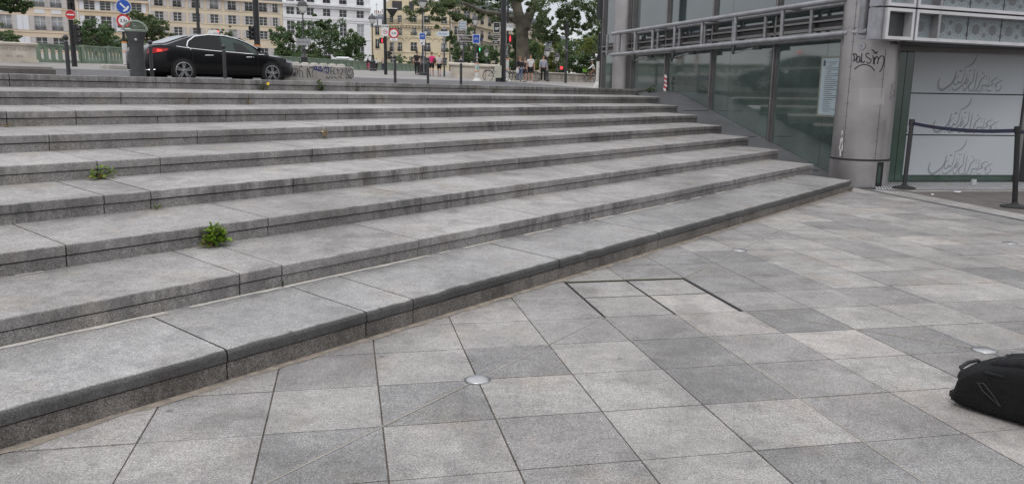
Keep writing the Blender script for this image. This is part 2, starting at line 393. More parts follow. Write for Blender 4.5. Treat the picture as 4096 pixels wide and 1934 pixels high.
def s_at(x, k):                       # photo column -> distance along the nosing of step k
    d = ray(x, 300); P = CAM+d*(dk(k)/d.dot(NN))
    for _ in range(12):                # columns lean a little: iterate on the true nosing height
        yy = (P.z, zk(k)); dv = V((P.x, P.y, zk(k)))-CAM; zf = dv.dot(FWD); py = 967-FPX*dv.dot(CU)/zf
        d = ray(x, py); P = CAM+d*(dk(k)/d.dot(NN))
    return P.dot(EE)
random.seed(11)
stain = []
for k in range(1, 10):
    js = sorted(s_at(x, k) for x in JT[k])
    s0 = js[0]
    while s0 > -6.5: s0 -= random.uniform(1.1, 2.1); js.insert(0, s0)
    s1 = js[-1]
    while s1 < send[k]-1.3: s1 += random.uniform(.9, 1.7); js.append(s1)
    js = [x for x in js if x < send[k]-.25]+[send[k]]
    rs = sorted(js+[s_at(x, k) for x in EX[k]])
    z = zk(k); n0 = dk(k); rr = .028 if k == 9 else .009; th = .06; na = 8 if k == 9 else 3; dn = TREAD+.06 if k > 1 else 1.2; dz_ = (RISE-RH)*dn/TREAD if k > 1 else 0
    prof = [(0, -th), (0, -rr)]+[(rr-rr*cos(a), -rr+rr*sin(a)) for a in [pi/2*(i+1)/na for i in range(na)]]+[(dn, dz_), (dn, dz_-th)]
    for i in range(len(js)-1):
        g = .0045; a, c = js[i]+g, js[i+1]-g*(i < len(js)-2)
        jit = random.uniform(-.003, .003); jz = random.uniform(-.0015, .0015)
        segs = max(2, int((c-a)/.06)) if n0 < 6 else 2
        rings = []
        for q in range(segs+1):
            sx = a+(c-a)*q/segs; w1 = random.gauss(0, .0016) if 0 < q < segs else 0
            rings.append([S(sx, n0+jit+n+(w1 if n < .02 else 0), z+jz+zz+(w1*.7 if .0 < n < .05 else 0)) for n, zz in prof])
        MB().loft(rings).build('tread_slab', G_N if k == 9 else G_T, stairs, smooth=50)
    rb = -.02 if k == 9 else z-RH-.02
    MB().obox(S(-7, n0+.035, rb), EE*(send[k]+6.96), NN*.06, V((0, 0, z-.03-rb))).build('bedding', JOINT, stairs)
    for i in range(len(rs)-1):
        a, c = rs[i]+.004, rs[i+1]-.004*(i < len(rs)-2)
        if c-a < .03: continue
        jit = random.uniform(.006, .012)
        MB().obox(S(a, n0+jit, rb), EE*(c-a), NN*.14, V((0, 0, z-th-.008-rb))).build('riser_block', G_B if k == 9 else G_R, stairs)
# flank of the flight under the step ends
for k in range(1, 10):
    MB().obox(S(send[k]-.3, dk(k)+.2, -.01), EE*.28, NN*(TREAD*.95), V((0, 0, zk(k)-.05))).build('flank_block', G_R, stairs)
# pale mortar lines at the foot of the lowest risers
random.seed(5)
for k, s0, s1, wd, pr in ((8, -6, 4.2, .034, .97), (8, 4.2, 12.4, .026, .75), (7, 0, 4, .012, .4), (7, 6, 12.8, .012, .55), (5, -2, 1.2, .01, .6)):
    n1 = dk(k)-.001; zz = zk(k)-RH+.0022; b = MB(); s_ = s0; prev = None
    while s_ < s1:
        if random.random() < pr:
            w1 = wd*random.uniform(.7, 1.35); c = (S(s_, n1, zz), S(s_+random.uniform(-.01, .01), n1-w1, zz-.0015))
            if prev: b.poly([prev[1], c[1], c[0], prev[0]])
            prev = c
        else: prev = None
        s_ += .07
    b.build('mortar_line', MORTAR, stairs)
# ---- street sheet behind the top step, out to the horizon
def strip(name, n0, n1, m, s0=-400, s1=400, dz=0., steps=None):
    b = MB(); ns = [n0]+[x for x in (21.2, 42, 110) if n0 < x < n1]+[n1]
    for a, c in zip(ns, ns[1:]):
        b.poly([S(s0, a, gz(a)+dz), S(s1, a, gz(a)+dz), S(s1, c, gz(c)+dz), S(s0, c, gz(c)+dz)])
    return struct(name, b, m)
strip('street', 20.2, 1500, PAVE)
strip('upper_pavement', 9.7, 18.9, PAVE, -60, 60, dz=.002)
strip('roadway', 18.9, 31, ASPH, -60, 40, dz=.006)
kb = MB()
kerb = struct('kerb', MB().obox(S(-60, 18.72, GZ-.1), EE*100, NN*.2, V((0, 0, .112))), CONC)
b = MB()
for s0, s1, n0 in ((-16, -9.5, 29.6), (-8, 20, 30.2)): b.poly([S(s0, n0, gz(n0)+.012), S(s1, n0, gz(n0)+.012), S(s1, n0+.14, gz(n0+.14)+.012), S(s0, n0+.14, gz(n0+.14)+.012)])
struct('road_line', b, DIRTYW)
# ---- ground next to the building: pale border, drain channel, brown asphalt
DRL = DRD*9
def flat(name, pts, m, z): return struct(name, MB().prism([V((x, y, z-.03)) for x, y in pts], (0, 0, .03)), m)
p0 = DR0+DRD*-.3; p1 = DR0+DRD*9
flat('drain_channel', [(p0.x, p0.y), (p1.x, p1.y), (p1.x+.085, p1.y+.016), (p0.x+.085, p0.y+.016)], GRAPH, .001)
flat('pale_border', [(p0.x+.09, p0.y+.017), (p1.x+.09, p1.y+.017), (p1.x+.38, p1.y+.07), (5.97, 11.55), (5.9, 11.95), (5.45, 12.2)], G_L, .0)
flat('forecourt_asphalt', [(5.975, 11.55), (p1.x+.385, p1.y+.07), (16, 3), (16, 13.2), (5.905, 11.95)], SOILB, -.002)

# ================================================================== GLASS BUILDING ON THE RIGHT
def glassmat(name, c, ior, rough, var=.2):
    m = mat(name, c, rough, var=var, scale=1.5, spec=.5); m.node_tree.nodes['Principled BSDF'].inputs['IOR'].default_value = ior; return m
GLASS = glassmat('tinted_glass', (.035, .05, .048), 2.6, .02); GLASSL = glassmat('hazy_tinted_glass', (.06, .083, .075), 2.4, .045, .3); GLASSG = glassmat('green_edge_glass', (.04, .07, .055), 1.7, .12)
FROST = mat('frosted_film', (.37, .39, .405), .5, var=.04, scale=.6); SCRIPT = mat('grey_script_film', (.2, .21, .22), .5, var=.05)
MULL = mat('mullion_metal', (.2, .19, .19), .4, metal=.6, var=.1); SLOPE = mat('slope_slate', (.085, .085, .09), .5, var=.2, scale=2, bump=.2)
O1 = V((5.73, 12.9, 0)); FD = V((-.3048, .9524, 0)); OUT = V((-.9524, -.3048, 0))
def F1(t, z, off=0.): return O1+FD*t+OUT*off+V((0, 0, z))
def f1px(x, y):                         # photo pixel -> (t, z) on the glass plane
    d = ray(x, y); k = (O1-CAM).dot(OUT)/d.dot(OUT); p = CAM+d*k; return (p-O1).dot(FD), p.z
def zb(t): return min(1.452, max(.0, .03+.262*(t*.9524-.59)))
facade = thing('glass_facade', F1(4, 0), 'tall dark glass wall with steel mullions above the sloping base', 'glass wall')
tm = [f1px(x, 300)[0] for x in (3098, 2848, 2665, 2530)]; ts = [.36]+tm+[f1px(2412, 300)[0]]
for i in range(len(ts)-1):
    a, c = ts[i]+.02, ts[i+1]-.02
    subs = [a, a+(c-a)*(.36, .7, 1, 1, 1)[i], c] if i < 2 else [a, c]
    for j in range(len(subs)-1):
        p, q = subs[j]+.004, subs[j+1]-.004
        n = 6; bot = [F1(p+(q-p)*m/n, max(zb(p+(q-p)*m/n)-.02, 0)) for m in range(n+1)]
        MB().prism(bot+[F1(q, 2.5), F1(p, 2.5)], OUT*-.02).build('glass_pane', GLASSL, facade)
        MB().prism([F1(p, 2.74), F1(q, 2.74), F1(q, 7.2), F1(p, 7.2)], OUT*-.02).build('glass_pane', GLASS, facade)
    # floor-edge rails
    for z0, h, o in ((2.5, .05, .07), (2.56, .07, .02), (2.64, .035, .09), (2.69, .05, .03)):
        MB().obox(F1(a, z0, -.05), FD*(c-a), OUT*(o+.05), V((0, 0, h))).build('transom', MULL if o > .05 else BLACK, facade)
for t in ts[1:]:
    MB().obox(F1(t-.035, zb(t)-.03, -.06), FD*.04, OUT*.13, V((0, 0, 7.2-zb(t)))).build('mullion', MULL, facade)
    MB().obox(F1(t+.012, zb(t)-.03, -.06), FD*.05, OUT*.1, V((0, 0, 7.2-zb(t)))).build('mullion', BLACK, facade)
    MB().obox(F1(t-.075, zb(t)-.03, -.06), FD*.035, OUT*.09, V((0, 0, 7.2-zb(t)))).build('mullion', MULL, facade)
core = MB().prism([F1(.3, -.02, -.12), F1(ts[-1]+.1, -.02, -.12), F1(ts[-1]+.1, -.02, -9), F1(.3, -.02, -9)], (0, 0, 7.3)); core.build('interior_core', mat('interior_dark', (.015, .017, .018), .8, var=.2), facade)
# sloping base between steps and glass
n = 24; tt = [-.35+i*(7.4/n) for i in range(n+1)]; rg = []
for t in tt: z = zb(t); rg.append([F1(t, z, .01), F1(t, z, 1.15), F1(t, z-.25, 1.15), F1(t, z-.25, .01)])
MB().loft(rg).build('sloping_base', SLOPE, facade)
for t in (1.0, 2.9, 4.7):                                   # dark slots in the base
    z = zb(t); MB().obox(F1(t, z+.003, .12), FD*.1, OUT*.62, V((0, 0, .006))).build('base_slot', RUBBER, facade)
# ---- pillars
def pillar(x, d, r, z0, label, drum):
    c = at(x, 392, d); c.z = z0
    t = thing('round_pillar', c, label, 'pillar')
    MB().lathe(c, [(r, 0 if not drum else .43), (r, 2.42), (r-.004, 2.425), (r-.004, 2.435), (r, 2.44), (r, 6.2)], 48).build('shaft', CLAD, t, smooth=30)
    if drum:
        MB().lathe(c, [(r+.012, 0), (r+.012, .4)], 48).build('base_drum', CLAD, t, smooth=30)
        MB().lathe(c, [(r-.02, .4), (r+.016, .402), (r+.016, .426), (r-.02, .43)], 48).build('black_ring', RUBBER, t, smooth=30)
        def P(a, z, o): return c+V((cos(a)*(r+o), sin(a)*(r+o), z))
        a0 = atan2(-c.y, -c.x)
        for da in (-.62, .52):                               # panel seams and rivets
            k = MB()
            for z in (.43,): k.obox(P(a0+da, z, -.01), V((-sin(a0+da), cos(a0+da), 0))*.005, V((cos(a0+da), sin(a0+da), 0))*.0125, V((0, 0, 5)))
            k.build('panel_seam', DARKM, t)
            for i in range(14):
                for o in (-.045, .04):
                    MB().lathe(P(a0+da+o, .52+i*.19, -.003), [(.007, 0), (.005, .006)], 6, ax=V((cos(a0+da+o), sin(a0+da+o), 0))).build('rivet', DARKM, t)
        k = MB(); k.obox(P(a0+.62, 0, -.03), V((-sin(a0+.62), cos(a0+.62), 0))*.11, V((cos(a0+.62), sin(a0+.62), 0))*.046, V((0, 0, .39))); k.build('service_opening', BLACK, t)
        k = MB(); k.obox(P(a0+.66, .06, -.03), V((-sin(a0+.66), cos(a0+.66), 0))*.05, V((cos(a0+.66), sin(a0+.66), 0))*.05, V((0, 0, .27))); k.build('service_panel', GLASSG, t)
    return t, c
pil, PC = pillar(3462, 12.95, .44, 0, 'thick metal-clad pillar with black marker tag beside the step ends', True)
pil2, PC2 = pillar(2486, 21.6, .27, GZ-.02, 'slim metal-clad pillar at the far end of the tube truss', False)
def cylpx(c, r):
    def f(x, y, lift):
        d = ray(x, y); ox, oy = CAM.x-c.x, CAM.y-c.y; a = d.x**2+d.y**2; b = 2*(ox*d.x+oy*d.y); cc = ox*ox+oy*oy-(r+lift)**2
        k = (-b-sqrt(max(b*b-4*a*cc, 0)))/(2*a); return CAM+d*k
    return f
MARK = mat('black_marker', (.012, .012, .014), .5, var=.1); MARKG = mat('faint_marker', (.12, .115, .12), .6, var=.1)
fp = cylpx(PC, .44)
def k7(pts): return [(2900+x/2.896, y/2.896) for x, y in pts]
b = MB()
for q in ([(1483, 622), (1497, 660), (1492, 708)], [(1483, 640), (1510, 625), (1528, 655), (1512, 695), (1480, 712)], [(1558, 650), (1530, 672), (1527, 718), (1550, 722), (1562, 680), (1563, 655)], [(1562, 655), (1566, 700), (1578, 728)],
          [(1585, 620), (1582, 700), (1600, 728), (1620, 705)], [(1672, 628), (1645, 618), (1632, 645), (1655, 672), (1690, 690), (1685, 722), (1655, 735), (1638, 715)], [(1712, 640), (1722, 700), (1718, 745)], [(1700, 575), (1735, 605), (1760, 630)], [(1775, 603), (1745, 610), (1722, 622)],
          [(1735, 660), (1728, 750)], [(1735, 690), (1760, 655), (1776, 690), (1765, 745)], [(1776, 690), (1810, 650), (1842, 665), (1840, 730), (1815, 800), (1790, 838)], [(1497, 806), (1550, 765), (1610, 750), (1670, 762), (1710, 790), (1732, 824)]):
    stroke(b, k7(q), 4.3, fp, taper=False, lift=.003)
b.build('marker_tag', MARK, pil)
b = MB(); random.seed(2)
for i in range(11):
    x0, y0 = 3567+random.uniform(-4, 6), 330+i*6; stroke(b, [(x0, y0), (x0+random.uniform(-9, 9), y0+4), (x0+random.uniform(-8, 9), y0+9)], 1.6, fp)
b.build('faint_tag', MARKG, pil)
b = MB()
for i in range(12):
    x0, y0 = 3362+random.uniform(-7, 7), 490+random.uniform(0, 120); stroke(b, [(x0, y0), (x0+2, y0+8), (x0-1, y0+18)], random.uniform(2, 6), fp)
b.build('paint_scrape', DIRTYW, pil)
for x0, x1, y0, y1 in ((3437, 3538, 352, 421), (3470, 3560, 145, 198)):
    b = MB(); m = 6
    for i in range(m): b.poly([fp(x0+(x1-x0)*i/m, y1, .003), fp(x0+(x1-x0)*(i+1)/m, y1, .003), fp(x0+(x1-x0)*(i+1)/m, y0, .003), fp(x0+(x1-x0)*i/m, y0, .003)])
    b.build('cover_patch', mat('pale_cladding_patch', (.4, .38, .38), .42, metal=.5, var=.05), pil)
# ---- tube truss across the glass
tr = thing('tube_truss', F1(4, 2.3, .4), 'silver painted tubular truss running along the glass wall between two pillars', 'truss')
ZT, ZB = 2.9, 2.37; A0 = V((5.36, 12.48, 0)); A1 = V((2.52, 21.25, 0)); TD = (A1-A0).normalized(); TL = (A1-A0).length; BK = -OUT*.4
R_ = .047
def zv(z): return V((0, 0, z))
for off, a, c in ((V(), 0, TL), (BK, .25, TL-.35)):
    for z in (ZT, ZB):
        MB().cyl(A0+off+TD*a+zv(z), A0+off+TD*c+zv(z), R_, n=14).build('chord', TUBE, tr, smooth=True)
def tpos(x, off):                          # distance along the chord for a photo column
    d = ray(x, 150); o = A0+off; n_ = V((TD.y, -TD.x, 0)); k = (o-CAM).dot(n_)/d.dot(n_); return (CAM+d*k-o).dot(TD)
for x in (2430, 2478, 2541, 2611, 2698, 2807, 2939, 3125):
    p = A0+TD*tpos(x, V()); MB().cyl(p+zv(ZB), p+zv(ZT), .036, n=10).build('post', TUBE, tr, smooth=True)
for x in (2548, 2632, 2718, 2818, 2932, 3058, 3240):
    p = A0+BK+TD*tpos(x, BK); MB().cyl(p+zv(ZB), p+zv(ZT), .034, n=10).build('post', TUBE, tr, smooth=True)
for x in (2478, 2611, 2807, 3125):
    p = A0+TD*tpos(x, V()); MB().cyl(p+zv(ZT), p+BK+zv(ZT), .03, n=8).build('cross_tie', TUBE, tr, smooth=True)
p = A0+TD*.12; MB().cyl(p+zv(ZB-.02), p+zv(ZT+.03), .072, n=14).build('end_post', TUBE, tr, smooth=True)
for z in (ZT, ZB, ZB-.21):                                # flanges on the pillar
    q = A0+TD*.12; dv = (V((PC.x, PC.y, 0))-q).normalized(); e_ = V((PC.x, PC.y, 0))-dv*.43
    MB().cyl(q+zv(z), e_+zv(z), .045 if z > ZB-.1 else .02, n=12).build('bracket', TUBE, tr, smooth=True)
    MB().cyl(e_+zv(z)-dv*.03, e_+zv(z)+dv*.01, .1 if z > ZB-.1 else .06, n=16).build('flange', STEELD, tr, smooth=True)
for x in (2541, 2698, 2939, 3385):                        # lower clamps with floodlight arms
    p = A0+TD*tpos(x, V())
    for o in (-.045, .045):
        MB().cyl(p+TD*(o-.014)+zv(ZB), p+TD*(o+.014)+zv(ZB), R_+.007, n=14).build('clamp', STEELD, tr, smooth=True)
    MB().prism([p-TD*.06+zv(ZB-.05), p+TD*.06+zv(ZB-.05), p+TD*.02+zv(ZB-.2), p-TD*.02+zv(ZB-.2)], OUT*.03).build('bracket_plate', DARKM, tr)
    if x < 3300:
        MB().tube([p+zv(ZB-.19), p-TD*.28+BK*.25+zv(ZB-.12), p-TD*.42+BK*.4+zv(ZB-.1)], .014, 6).build('arm', STEELD, tr)
        MB().box(p-TD*.5+BK*.45+zv(ZB-.13), .2, .08, .07, TD).build('lamp_box', DARKM, tr)
q = A0+TD*.16; MB().tube([q+OUT*-.09+zv(ZT-.02), q+OUT*-.1+zv(ZT-.3), q+OUT*-.08+zv(ZB+.02)], .008, 5).build('cable', BLACK, tr)
MB().tube([A0+BK+TD*.5+zv(ZT-.03), A0+BK+TD*.62+zv(2.6), A0+BK+TD*.6+zv(2.42)], .012, 5).build('cable', BLACK, tr)
# ---- front with frosted film and script
O2 = V((6.05, 13.2, 0)); W2 = V((1, .15, 0)).normalized(); N2 = V((W2.y, -W2.x, 0))
def f2px(x, y, lift=0.):
    d = ray(x, y); k = (O2+N2*lift-CAM).dot(N2)/d.dot(N2); return CAM+d*k
def F2(u, z, off=0.): return O2+W2*u+N2*off+V((0, 0, z))
def u2(x, y): return (f2px(x, y)-O2).dot(W2)
fr = thing('frosted_front', F2(1, 0), 'ground floor glass front with grey frosted panels and calligraphy beside the thick pillar', 'glass wall')
zc = [f2px(3700, y).z for y in (702, 540, 374, 206)]; uL = u2(3643, 380); uR = u2(4093, 380)
for i, (a, c) in enumerate(zip(zc, zc[1:])):
    MB().obox(F2(uL, a+.012, -.012), W2*(uR-uL), N2*.014, V((0, 0, c-a-.02))).build('frosted_panel', FROST, fr)
MB().obox(F2(-.3, .02, -.05), W2*9, N2*.03, V((0, 0, zc[3]))).build('back_glass', BLACK, fr)
MB().obox(F2(-.2, .02, -.015), W2*(uL+.2-.14), N2*.012, V((0, 0, zc[3]-.02))).build('green_glass_strip', GLASSG, fr)
MB().obox(F2(uL-.13, .02, -.015), W2*.125, N2*.012, V((0, 0, zc[3]-.02))).build('green_glass_strip', GLASSG, fr)
MB().obox(F2(uL, .02, -.015), W2*(uR-uL), N2*.012, V((0, 0, zc[0]-.02))).build('green_glass_strip', GLASSG, fr)
MB().obox(F2(uR+.02, .02, -.02), W2*.06, N2*.06, V((0, 0, 2.1))).build('door_jamb', MULL, fr)
MB().obox(F2(uR+.1, .02, -.03), W2*1.1, N2*.03, V((0, 0, 2.1))).build('door_leaf', BLACK, fr)
MB().obox(F2(uR+.14, .75, .0), W2*.03, N2*.05, V((0, 0, .3))).build('door_handle', STEEL, fr)
SCR = [([(680, 700), (640, 780), (630, 880), (670, 945), (740, 955), (850, 890), (950, 800), (1010, 680), (1050, 540)], 42), ([(1100, 640), (1020, 710), (985, 790), (1010, 845), (1060, 830), (1090, 770), (1110, 800), (1150, 790), (1180, 740), (1215, 640), (1250, 480)], 26),
       ([(945, 880), (960, 950), (1020, 965), (1100, 920), (1180, 850), (1260, 770), (1330, 690)], 30), ([(1290, 600), (1275, 700), (1240, 790), (1270, 830), (1310, 770), (1340, 740)], 22), ([(1195, 880), (1200, 950), (1240, 970), (1290, 890), (1380, 780)], 26), ([(1455, 500), (1440, 640), (1410, 770), (1340, 850), (1320, 930), (1360, 985), (1420, 950)], 24),
       ([(1525, 540), (1500, 680), (1470, 840), (1440, 960), (1390, 985)], 22), ([(1640, 570), (1650, 600)], 26), ([(1670, 620), (1690, 660), (1640, 700), (1590, 760), (1560, 850), (1520, 930), (1470, 985), (1430, 960)], 26), ([(1500, 960), (1560, 1000), (1610, 940), (1630, 860), (1680, 870), (1720, 850), (1740, 890), (1770, 850), (1805, 650)], 24),
       ([(1735, 640), (1740, 690)], 16), ([(1990, 690), (1900, 720), (1840, 780), (1870, 830), (1820, 860), (1760, 890)], 26), ([(1720, 940), (1770, 985), (1840, 970)], 22), ([(2110, 730), (2000, 790), (1920, 850), (1960, 880), (1900, 900)], 24), ([(2050, 850), (2060, 900), (2010, 970), (1950, 985), (1940, 930)], 22),
       ([(880, 950), (890, 975)], 26), ([(1110, 540), (1180, 530)], 30), ([(1330, 530), (1390, 515)], 20), ([(1335, 610), (1350, 640)], 18), ([(1230, 460), (1330, 425), (1420, 360), (1480, 270), (1510, 170)], 24), ([(2000, 730), (2012, 745)], 18), ([(1560, 660), (1570, 675)], 16), ([(1640, 968), (1690, 962)], 18), ([(1710, 735), (1740, 725)], 18)]
# the same script stands on each of the three panels, each a panel height lower
uv0 = [([((f2px(3640+x/5.649, 190+y/5.649)-O2).dot(W2), f2px(3640+x/5.649, 190+y/5.649).z) for x, y in pts], w_*1.35/5.649*13.4/FPX) for pts, w_ in SCR]
for i, dz in enumerate((0., zc[1]-zc[2]-.01, zc[0]-zc[2]-.03)):
    b = MB()
    for pts, w_ in uv0: stroke(b, [(u, z+dz) for u, z in pts], w_*(1-.05*i), lambda u, z, l: F2(u, z, l), lift=.0035)
    b.build('script_lettering', SCRIPT, fr)
# ---- fascia and overhang with lattice boxes
O3 = V((5.5, 11.84, 0)); W3 = V((1, .4, 0)).normalized(); N3 = V((W3.y, -W3.x, 0))
def F3(u, z, off=0.): return O3+W3*u+N3*off+V((0, 0, z))
def u3(x, y):
    d = ray(x, y); k = (O3-CAM).dot(N3)/d.dot(N3); return (CAM+d*k-O3).dot(W3)
ov = thing('lattice_overhang', F3(1, 2.2), 'overhanging storey of pale framed lattice panels above the frosted front', 'building front')
LAT = mat('lattice_glass', (.2, .23, .24), .35, var=.1, scale=3); LATD = mat('lattice_pattern', (.11, .115, .12), .45, var=.1); LATX = mat('lattice_dark', (.03, .033, .036), .3, var=.4, scale=5)
MB().prism([F3(.3, 2.19, -.22), F3(9, 2.19, -.22), F3(9, 2.19, -.22)+V((0, 5, 0)), V((6.5, 14.2, 2.19))], (0, 0, 5)).build('upper_wall', GRAPH, ov)
MB().obox(F2(-.02, zc[3]-.01, -.3), W2*9, N2*.5, V((0, 0, .06))).build('soffit', mat('soffit_grey', (.16, .15, .145), .6, var=.1), ov)
MB().obox(F2(.02, zc[3]+.05, -.3), W2*9, N2*.55, V((0, 0, .14))).build('fascia', mat('fascia_grey', (.11, .105, .1), .6, var=.15), ov)
def lattice(u0, u1, z0, z1, cellsz, dark=False):
    fw = .045
    for a, c, d_, h in ((u0, z0, u1-u0, fw), (u0, z1-fw, u1-u0, fw)): MB().obox(F3(a, c, -.2), W3*d_, N3*.26, V((0, 0, h))).build('box_frame', ALU, ov)
    for a in (u0, u1-fw): MB().obox(F3(a, z0+fw, -.2), W3*fw, N3*.26, V((0, 0, z1-z0-2*fw))).build('box_frame', ALU, ov)
    pn = MB().obox(F3(u0+fw, z0+fw, -.1), W3*(u1-u0-2*fw), N3*.02, V((0, 0, z1-z0-2*fw))).build('lattice_pane', LATX if dark else LAT, ov)
    if dark: return
    b = MB(); zc_ = (z0+z1)/2; h = (z1-z0)/2-fw
    u = u0+fw
    def gon(u, z, r, m, o, mi):
        b.poly([F3(u+cos(2*pi*i/m+pi/m)*r, z+sin(2*pi*i/m+pi/m)*r, o) for i in range(m)])
    i = 0
    while u+cellsz*.9 <= u1-fw+.01:
        c = u+cellsz/2
        gon(c, zc_, h*.5, 6, -.077, 0)
        for k in range(12): a = 2*pi*k/12; gon(c+cos(a)*h*.62, zc_+sin(a)*h*.7, h*.075, 4, -.0775, 0)
        if u > u0+.1:
            for sz_ in (-.45, .45): gon(u, zc_+h*sz_, h*.22, 8, -.0772, 0)
            for k in range(6): b.poly([F3(u-.008+o, zc_-h*.9+k*h*.34+e_, -.0774) for o, e_ in ((-.05, 0), (-.043, 0), (-.043, h*.17), (-.05, h*.17))]); b.poly([F3(u+.008+o, zc_-h*.9+k*h*.34+e_, -.0774) for o, e_ in ((.043, 0), (.05, 0), (.05, h*.17), (.043, h*.17))])
        u += cellsz; i += 1
    b.build('lattice_pattern', LATD, pn)
    for x in range(1, int((u1-u0)/cellsz)):
        if x % 2 == 0: MB().obox(F3(u0+fw+x*cellsz-.004, z0+fw, -.078), W3*.008, N3*.006, V((0, 0, z1-z0-2*fw))).build('pane_joint', BLACK, ov)
ua, ub, uc, ud = u3(3531, 120), u3(3641, 120), u3(3649, 120), u3(3742, 120)
for z0, z1, dk_ in ((2.205, 2.64, True), (2.665, 3.1, False), (3.125, 3.56, False)):
    lattice(ua, ub, z0, z1, ub-ua-.09, dk_); lattice(uc, ud+.02, z0, z1, ud-uc-.07); lattice(ud-.025, 7, z0, z1, .36)
    MB().obox(F3(ub-.01, z0-.01, -.2), W3*.06, N3*.1, V((0, 0, .46))).build('dark_gap', BLACK, ov)
    MB().obox(F3(ua-.09, z0, -.2), W3*.07, N3*.2, V((0, 0, z1-z0))).build('side_cheek', STEELD, ov)
    MB().obox(F3(-.05, z1, -.2), W3*7, N3*.16, V((0, 0, .025))).build('dark_gap', BLACK, ov)
# ---- notice behind the glass, striped tape
t0, z1 = f1px(3292, 228); t1, z0 = f1px(3268, 465)
nt_ = thing('notice_sheet', F1(t0, z0, .006), 'pale blue planning notice fixed to the glass left of the thick pillar', 'notice')
MB().obox(F1(t0-.75, z0, .004), FD*.78, OUT*.004, V((0, 0, z1-z0))).build('backing', mat('notice_yellow', (.17, .175, .135), .6, var=.05), nt_)
MB().obox(F1(t0-.75, z0+.03, .0085), FD*.74, OUT*.003, V((0, 0, z1-z0-.06))).build('sheet', mat('notice_blue', (.3, .36, .385), .5, var=.05), nt_)
b = MB(); random.seed(9); INK = mat('notice_ink', (.05, .06, .07), .6, var=0)
for i in range(26):
    z = z1-.1-i*.033; w_ = random.uniform(.12, .42); o = random.uniform(.0, .12) if i < 9 else .02
    b.poly([F1(t0-.09-o-w_, z, .012), F1(t0-.09-o, z, .012), F1(t0-.09-o, z+.009, .012), F1(t0-.09-o-w_, z+.009, .012)])
b.poly([F1(t0-.1, z1-.16, .012), F1(t0-.04, z1-.16, .012), F1(t0-.04, z1-.06, .012), F1(t0-.1, z1-.06, .012)])
b.build('printed_lines', INK, nt_)
tp_t, tp_z = f1px(2674, 375); zt_ = f1px(2682, 305)[1]
tp = thing('striped_tape', F1(tp_t, tp_z, .09), 'red and white striped barrier tape tied to a mullion foot', 'tape')
b = MB(); m_ = 8
for i in range(m_):
    b.m = i % 2; za, zz = tp_z+(zt_-tp_z)*i/m_, tp_z+(zt_-tp_z)*(i+1)/m_; o = .012*sin(i*1.3); b.prism([F1(tp_t-.075, za, .1+o), F1(tp_t+.045, za+.035, .1+o), F1(tp_t+.045, zz+.035, .1+o), F1(tp_t-.075, zz, .1+o)], OUT*.006)
b.build('tape_strip', [RED, WHITE], tp)
MB().box(F1(tp_t+.0, zt_, .1), .02, .02, .04).build('knot', WHITE, tp)
# ---- floor grating along the front
gr = thing('floor_grating', F2(1.2, .0, .5), 'galvanised floor grating along the foot of the frosted glass front', 'grating')
MB().obox(F2(-.75, -.008, .02), W2*7, N2*1.03, V((0, 0, .004))).build('pit', RUBBER, gr)
b = MB(); dv = (W2*.55-N2*1).normalized()
for i in range(150):
    u = -.65+i*.047; b.obox(F2(u, -.003, 1.02), dv*1.1, W2*.024, V((0, 0, .012)))
k = b.build('bearing_bars', mat('galvanised_bars', (.5, .5, .5), .5, metal=.2, var=.1), gr); k['kind'] = 'stuff'
for o in (.02, .35, .68, 1.03): MB().obox(F2(-.75, -.003, o), W2*7, N2*.018, V((0, 0, .0135))).build('edge_bar', STEELD, gr)
MB().obox(F2(-.2, -.03, 1.06), W2*7, N2*.16, V((0, 0, .03))).build('edge_stone', G_L, gr)

# ================================================================== THINGS ON THE PLAZA
def stud(p, label):
    t = thing('pavement_stud', p, label, 'pavement stud', 'domed steel studs set in the paving')
    MB().lathe(p, [(.062, -.004), (.062, .002), (.052, .008), (.036, .0125), (.018, .0155), (.003, .0165)], 24).build('dome', STEEL, t, smooth=60)
    MB().lathe(p, [(.066, -.004), (.066, .0015), (.06, .002)], 24).build('rim', GRAPH, t, smooth=30)
    return t
s0_ = stud(G(-1, 3), 'domed steel stud nearest the camera, on the diagonal inlay in the middle')
dup(s0_, G(5, 3), 'domed steel stud right behind the black backpack')
dup(s0_, G(5, 9), 'domed steel stud beyond the framed access cover, close to the steps')
dup(s0_, G(11, 9), 'domed steel stud at the right edge, in line with the leaning belt posts')
cv = thing('access_cover', G(2, 6), 'square access cover of four paving slabs with dark open joints', 'access cover')
for c in (1, 2):
    for r in (5, 6):
        gl, gr_ = (.017, .01) if c == 1 else (.01, .034); gb_, gt = (.004, .011) if r == 5 else (.011, .05)
        pl = [G(c, r)+G1*gl+G2*gb_, G(c+1, r)-G1*gr_+G2*gb_, G(c+1, r+1)-G1*gr_-G2*gt, G(c, r+1)+G1*gl-G2*gt]
        slab_mb(pl, .0005).build('cover_slab', G_L if (c, r) != (2, 5) else G_W, cv)
MB().obox(G(1, 5, -.0075), G1*2*UN, G2*2*UN, V((0, 0, .003))).build('frame_pit', mat('pit_black', (.006, .006, .006), .9, var=0), cv)
MB().obox(G(3, 5, -.006)-G1*.012, G2*2*UN, G1*.007, V((0, 0, .008))).build('frame_edge', GRAPH, cv)
MB().obox(G(1, 7, -.006)-G2*.014, G1*2*UN, G2*.011, V((0, 0, .0075))).build('frame_edge', mat('mossy_seam', (.05, .055, .02), .9, var=.4, scale=20), cv)
